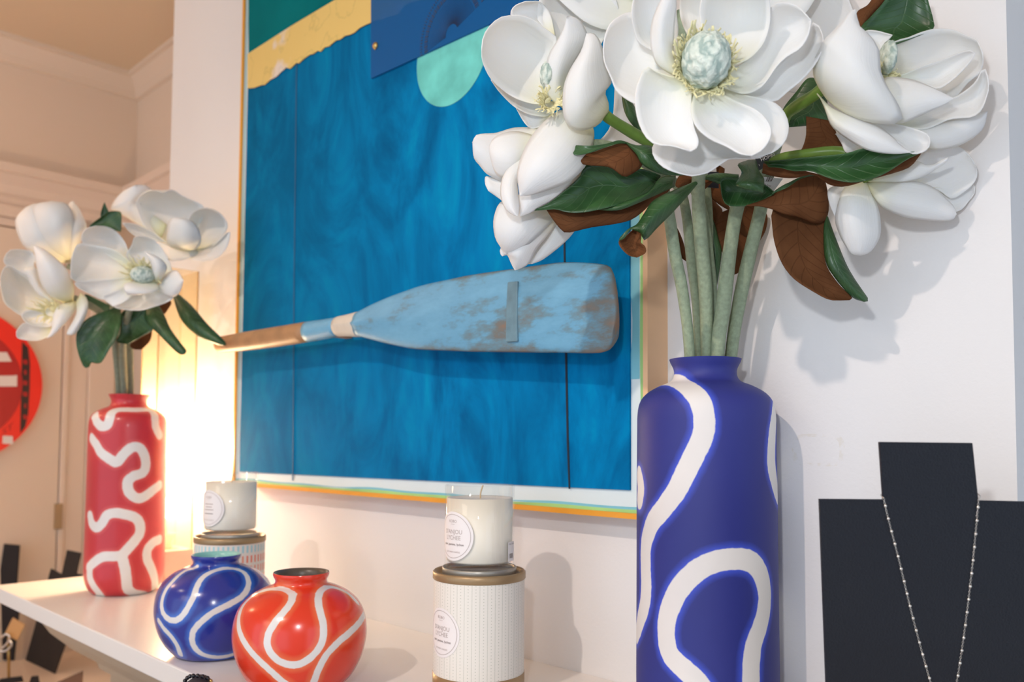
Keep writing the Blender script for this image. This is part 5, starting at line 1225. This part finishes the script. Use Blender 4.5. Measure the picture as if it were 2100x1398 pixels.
mK = magnolia(P(262, 815, 1.46), 'magnolia stem with the upper right blossom of the small bouquet in the red vase', G2)
stem(mK, [(262, 950, 1.475), (268, 806, 1.47), (267, 740, 1.47), (268, 680, 1.47), (290, 600, 1.47), (340, 530, 1.455), (365, 505, 1.44)], 0.0055, M_stem2)
bK, cK, sx, sy = blossom(mK, Z8, 860, 480, 1.43, 70, 50)
PK = [
 ([(700,450),(400,270),(340,250),(362,180),(430,110),(520,66)], [(740,350),(560,200),(632,110),(590,70),(520,66)], (.03,.05,.03), -.02),
 ([(800,530),(600,380),(525,220),(545,150),(620,105),(720,125)], [(880,500),(990,320),(1000,220),(900,170),(840,140),(780,105),(720,125)], (.02,.04,-.03), .04),
 ([(900,560),(880,400),(910,290),(960,245),(1030,232)], [(960,560),(1090,480),(1175,370),(1140,290),(1090,250),(1030,232)], (.01,.03,-.03), .03),
 ([(830,540),(745,490),(745,400),(770,310),(860,302)], [(900,540),(950,530),(987,470),(972,390),(930,330),(860,302)], (-.01,-.05,-.05), -.02),
 ([(820,540),(640,410),(520,350),(425,340)], [(780,540),(660,500),(500,420),(425,340)], (.01,.01,-.02), .012),
 ([(780,500),(660,470),(720,560),(770,612)], [(950,520),(965,560),(860,605),(770,612)], (.0,-.02,-.03), -.01),
 ([(900,540),(908,598),(1010,610)], [(960,530),(1080,500),(1190,400),(1165,520),(1090,590),(1010,610)], (.0,-.01,-.02), .015)]
for i, (L, Rr, d, c) in enumerate(PK): petal(bK, L, Rr, Z8, 1.435, d, c, seed=120+i)
mL = magnolia(P(244, 815, 1.46), 'magnolia stem with the lower left blossom of the small bouquet in the red vase', G2)
stem(mL, [(246, 950, 1.47), (244, 806, 1.46), (240, 740, 1.45), (232, 680, 1.44), (205, 640, 1.42), (160, 615, 1.40), (135, 610, 1.39)], 0.006, M_stem2)
bL, cL, sx, sy = blossom(mL, Z9, 470, 1110, 1.38, 50, 50, M_stamen)
stamens(bL, P(100, 360 + 1140/4.112, 1.36), 0.012, 0.010, 35, 1.0, 0.016, 13)
PLt = [
 ([(540,1080),(420,1020),(350,920),(310,780),(295,680),(278,582)], [(620,1060),(625,940),(580,810),(500,720),(400,640),(330,600),(278,582)], (.0,-.05,-.04), -.02),
 ([(490,1100),(330,1010),(260,920),(230,850),(165,805)], [(460,1060),(360,920),(300,775),(165,805)], (.0,-.01,-.03), -.01),
 ([(340,950),(60,760),(45,680),(90,628)], [(340,900),(285,780),(280,655),(180,625),(90,628)], (.03,.05,.02), .02),
 ([(420,1080),(280,900),(170,810),(70,755),(15,820),(3,920)], [(420,1120),(300,1150),(190,1178),(100,1125),(35,1060),(3,920)], (.02,.04,-.02), .035),
 ([(440,1110),(200,1150),(205,1220),(270,1262)], [(500,1150),(440,1262),(360,1272),(270,1262)], (.01,.01,-.01), .016),
 ([(600,1055),(500,1090),(450,1170),(436,1280),(395,1372)], [(640,1060),(647,1110),(600,1190),(530,1270),(450,1350),(395,1372)], (.0,-.03,-.03), -.012),
 ([(430,1260),(300,1255),(200,1245),(140,1315)], [(450,1330),(320,1388),(160,1372),(140,1315)], (.02,.01,-.01), .01),
 ([(640,1060),(640,1170),(562,1325),(600,1346)], [(680,985),(730,1030),(744,1110),(710,1220),(650,1320),(600,1346)], (-.01,-.03,-.03), -.01)]
for i, (L, Rr, d, c) in enumerate(PLt): petal(bL, L, Rr, Z9, 1.38, d, c, seed=140+i)
mM = magnolia(P(258, 815, 1.48), 'magnolia stem with the rear upper left blossom facing away in the small bouquet', G2)
stem(mM, [(256, 950, 1.485), (256, 806, 1.485), (250, 700, 1.50), (225, 620, 1.50), (180, 570, 1.50), (140, 545, 1.50)], 0.005, M_stem2)
bM, cM, sx, sy = blossom(mM, Z9, 540, 620, 1.50, 60, 60, M_stamen)
PM = [
 ([(560,740),(480,720),(230,620),(150,500),(128,380),(160,320),(220,265)], [(620,690),(560,560),(480,400),(400,280),(310,232),(220,265)], (.0,-.05,-.02), -.03),
 ([(560,730),(380,600),(280,400),(290,250),(430,213)], [(640,700),(640,500),(620,330),(560,235),(430,213)], (-.002,-.07,-.035), -.03),
 ([(580,740),(500,560),(560,300),(585,230),(615,213)], [(640,720),(690,540),(732,430),(690,320),(660,265),(615,213)], (.0,-.05,-.01), -.02),
 ([(540,720),(400,680),(250,660),(140,620)], [(520,740),(380,740),(240,720),(140,620)], (.01,.0,.02), -.01)]
for i, (L, Rr, d, c) in enumerate(PM): petal(bM, L, Rr, Z9, 1.50, d, c, seed=160+i)
leaf(mK, [('g', [(400,400),(300,375),(185,370),(260,305),(330,258)], [(412,400),(414,330),(413,270),(385,254),(330,258)], (.0,.0,.0), .008)], Z8, 1.46)
leaf(mK, [('g', [(290,330),(266,290),(280,230),(294,192)], [(325,330),(325,270),(305,220),(294,192)], (.0,.0,.0), .004)], Z8, 1.47)
leaf(mL, [('g', [(380,940),(180,1020),(103,1110),(92,1200),(115,1300),(150,1374),(185,1370)], [(410,950),(410,1050),(380,1160),(330,1240),(265,1342),(205,1335),(185,1370)], (.02,-.01,.0), .01)], Z8, 1.38)
leaf(mL, [('g', [(330,930),(160,850),(170,905)], [(330,970),(240,990),(170,905)], (.0,.0,.0), .004)], Z8, 1.44)
leaf(mJ, [('g', [(500,940),(412,990),(410,1120),(378,1185),(460,1207)], [(640,960),(650,1090),(560,1150),(460,1207)], (.0,.0,.0), .008)], Z8, 1.41)
leaf(mJ, [('g', [(600,930),(585,1030),(700,1155),(820,1272),(865,1282)], [(680,920),(725,1000),(765,1090),(835,1190),(882,1255),(865,1282)], (.02,-.01,-.02), -.01)], Z8, 1.39)
leaf(mK, [('g', [(800,850),(788,875),(845,1035),(960,1147),(1090,1205),(1155,1220)], [(830,850),(920,930),(1030,1060),(1140,1168),(1168,1205),(1155,1220)], (.02,-.01,-.02), -.012)], Z8, 1.40)
leaf(mM, [('b', [(560,1080),(480,1200),(500,1240),(560,1245)], [(640,1080),(620,1180),(560,1245)], (.0,.0,.0), .006)], Z8, 1.46)
leaf(mM, [('b', [(520,930),(640,905),(770,900),(735,978)], [(500,990),(600,1010),(700,1000),(735,978)], (.0,.0,.0), .006)], Z8, 1.45)
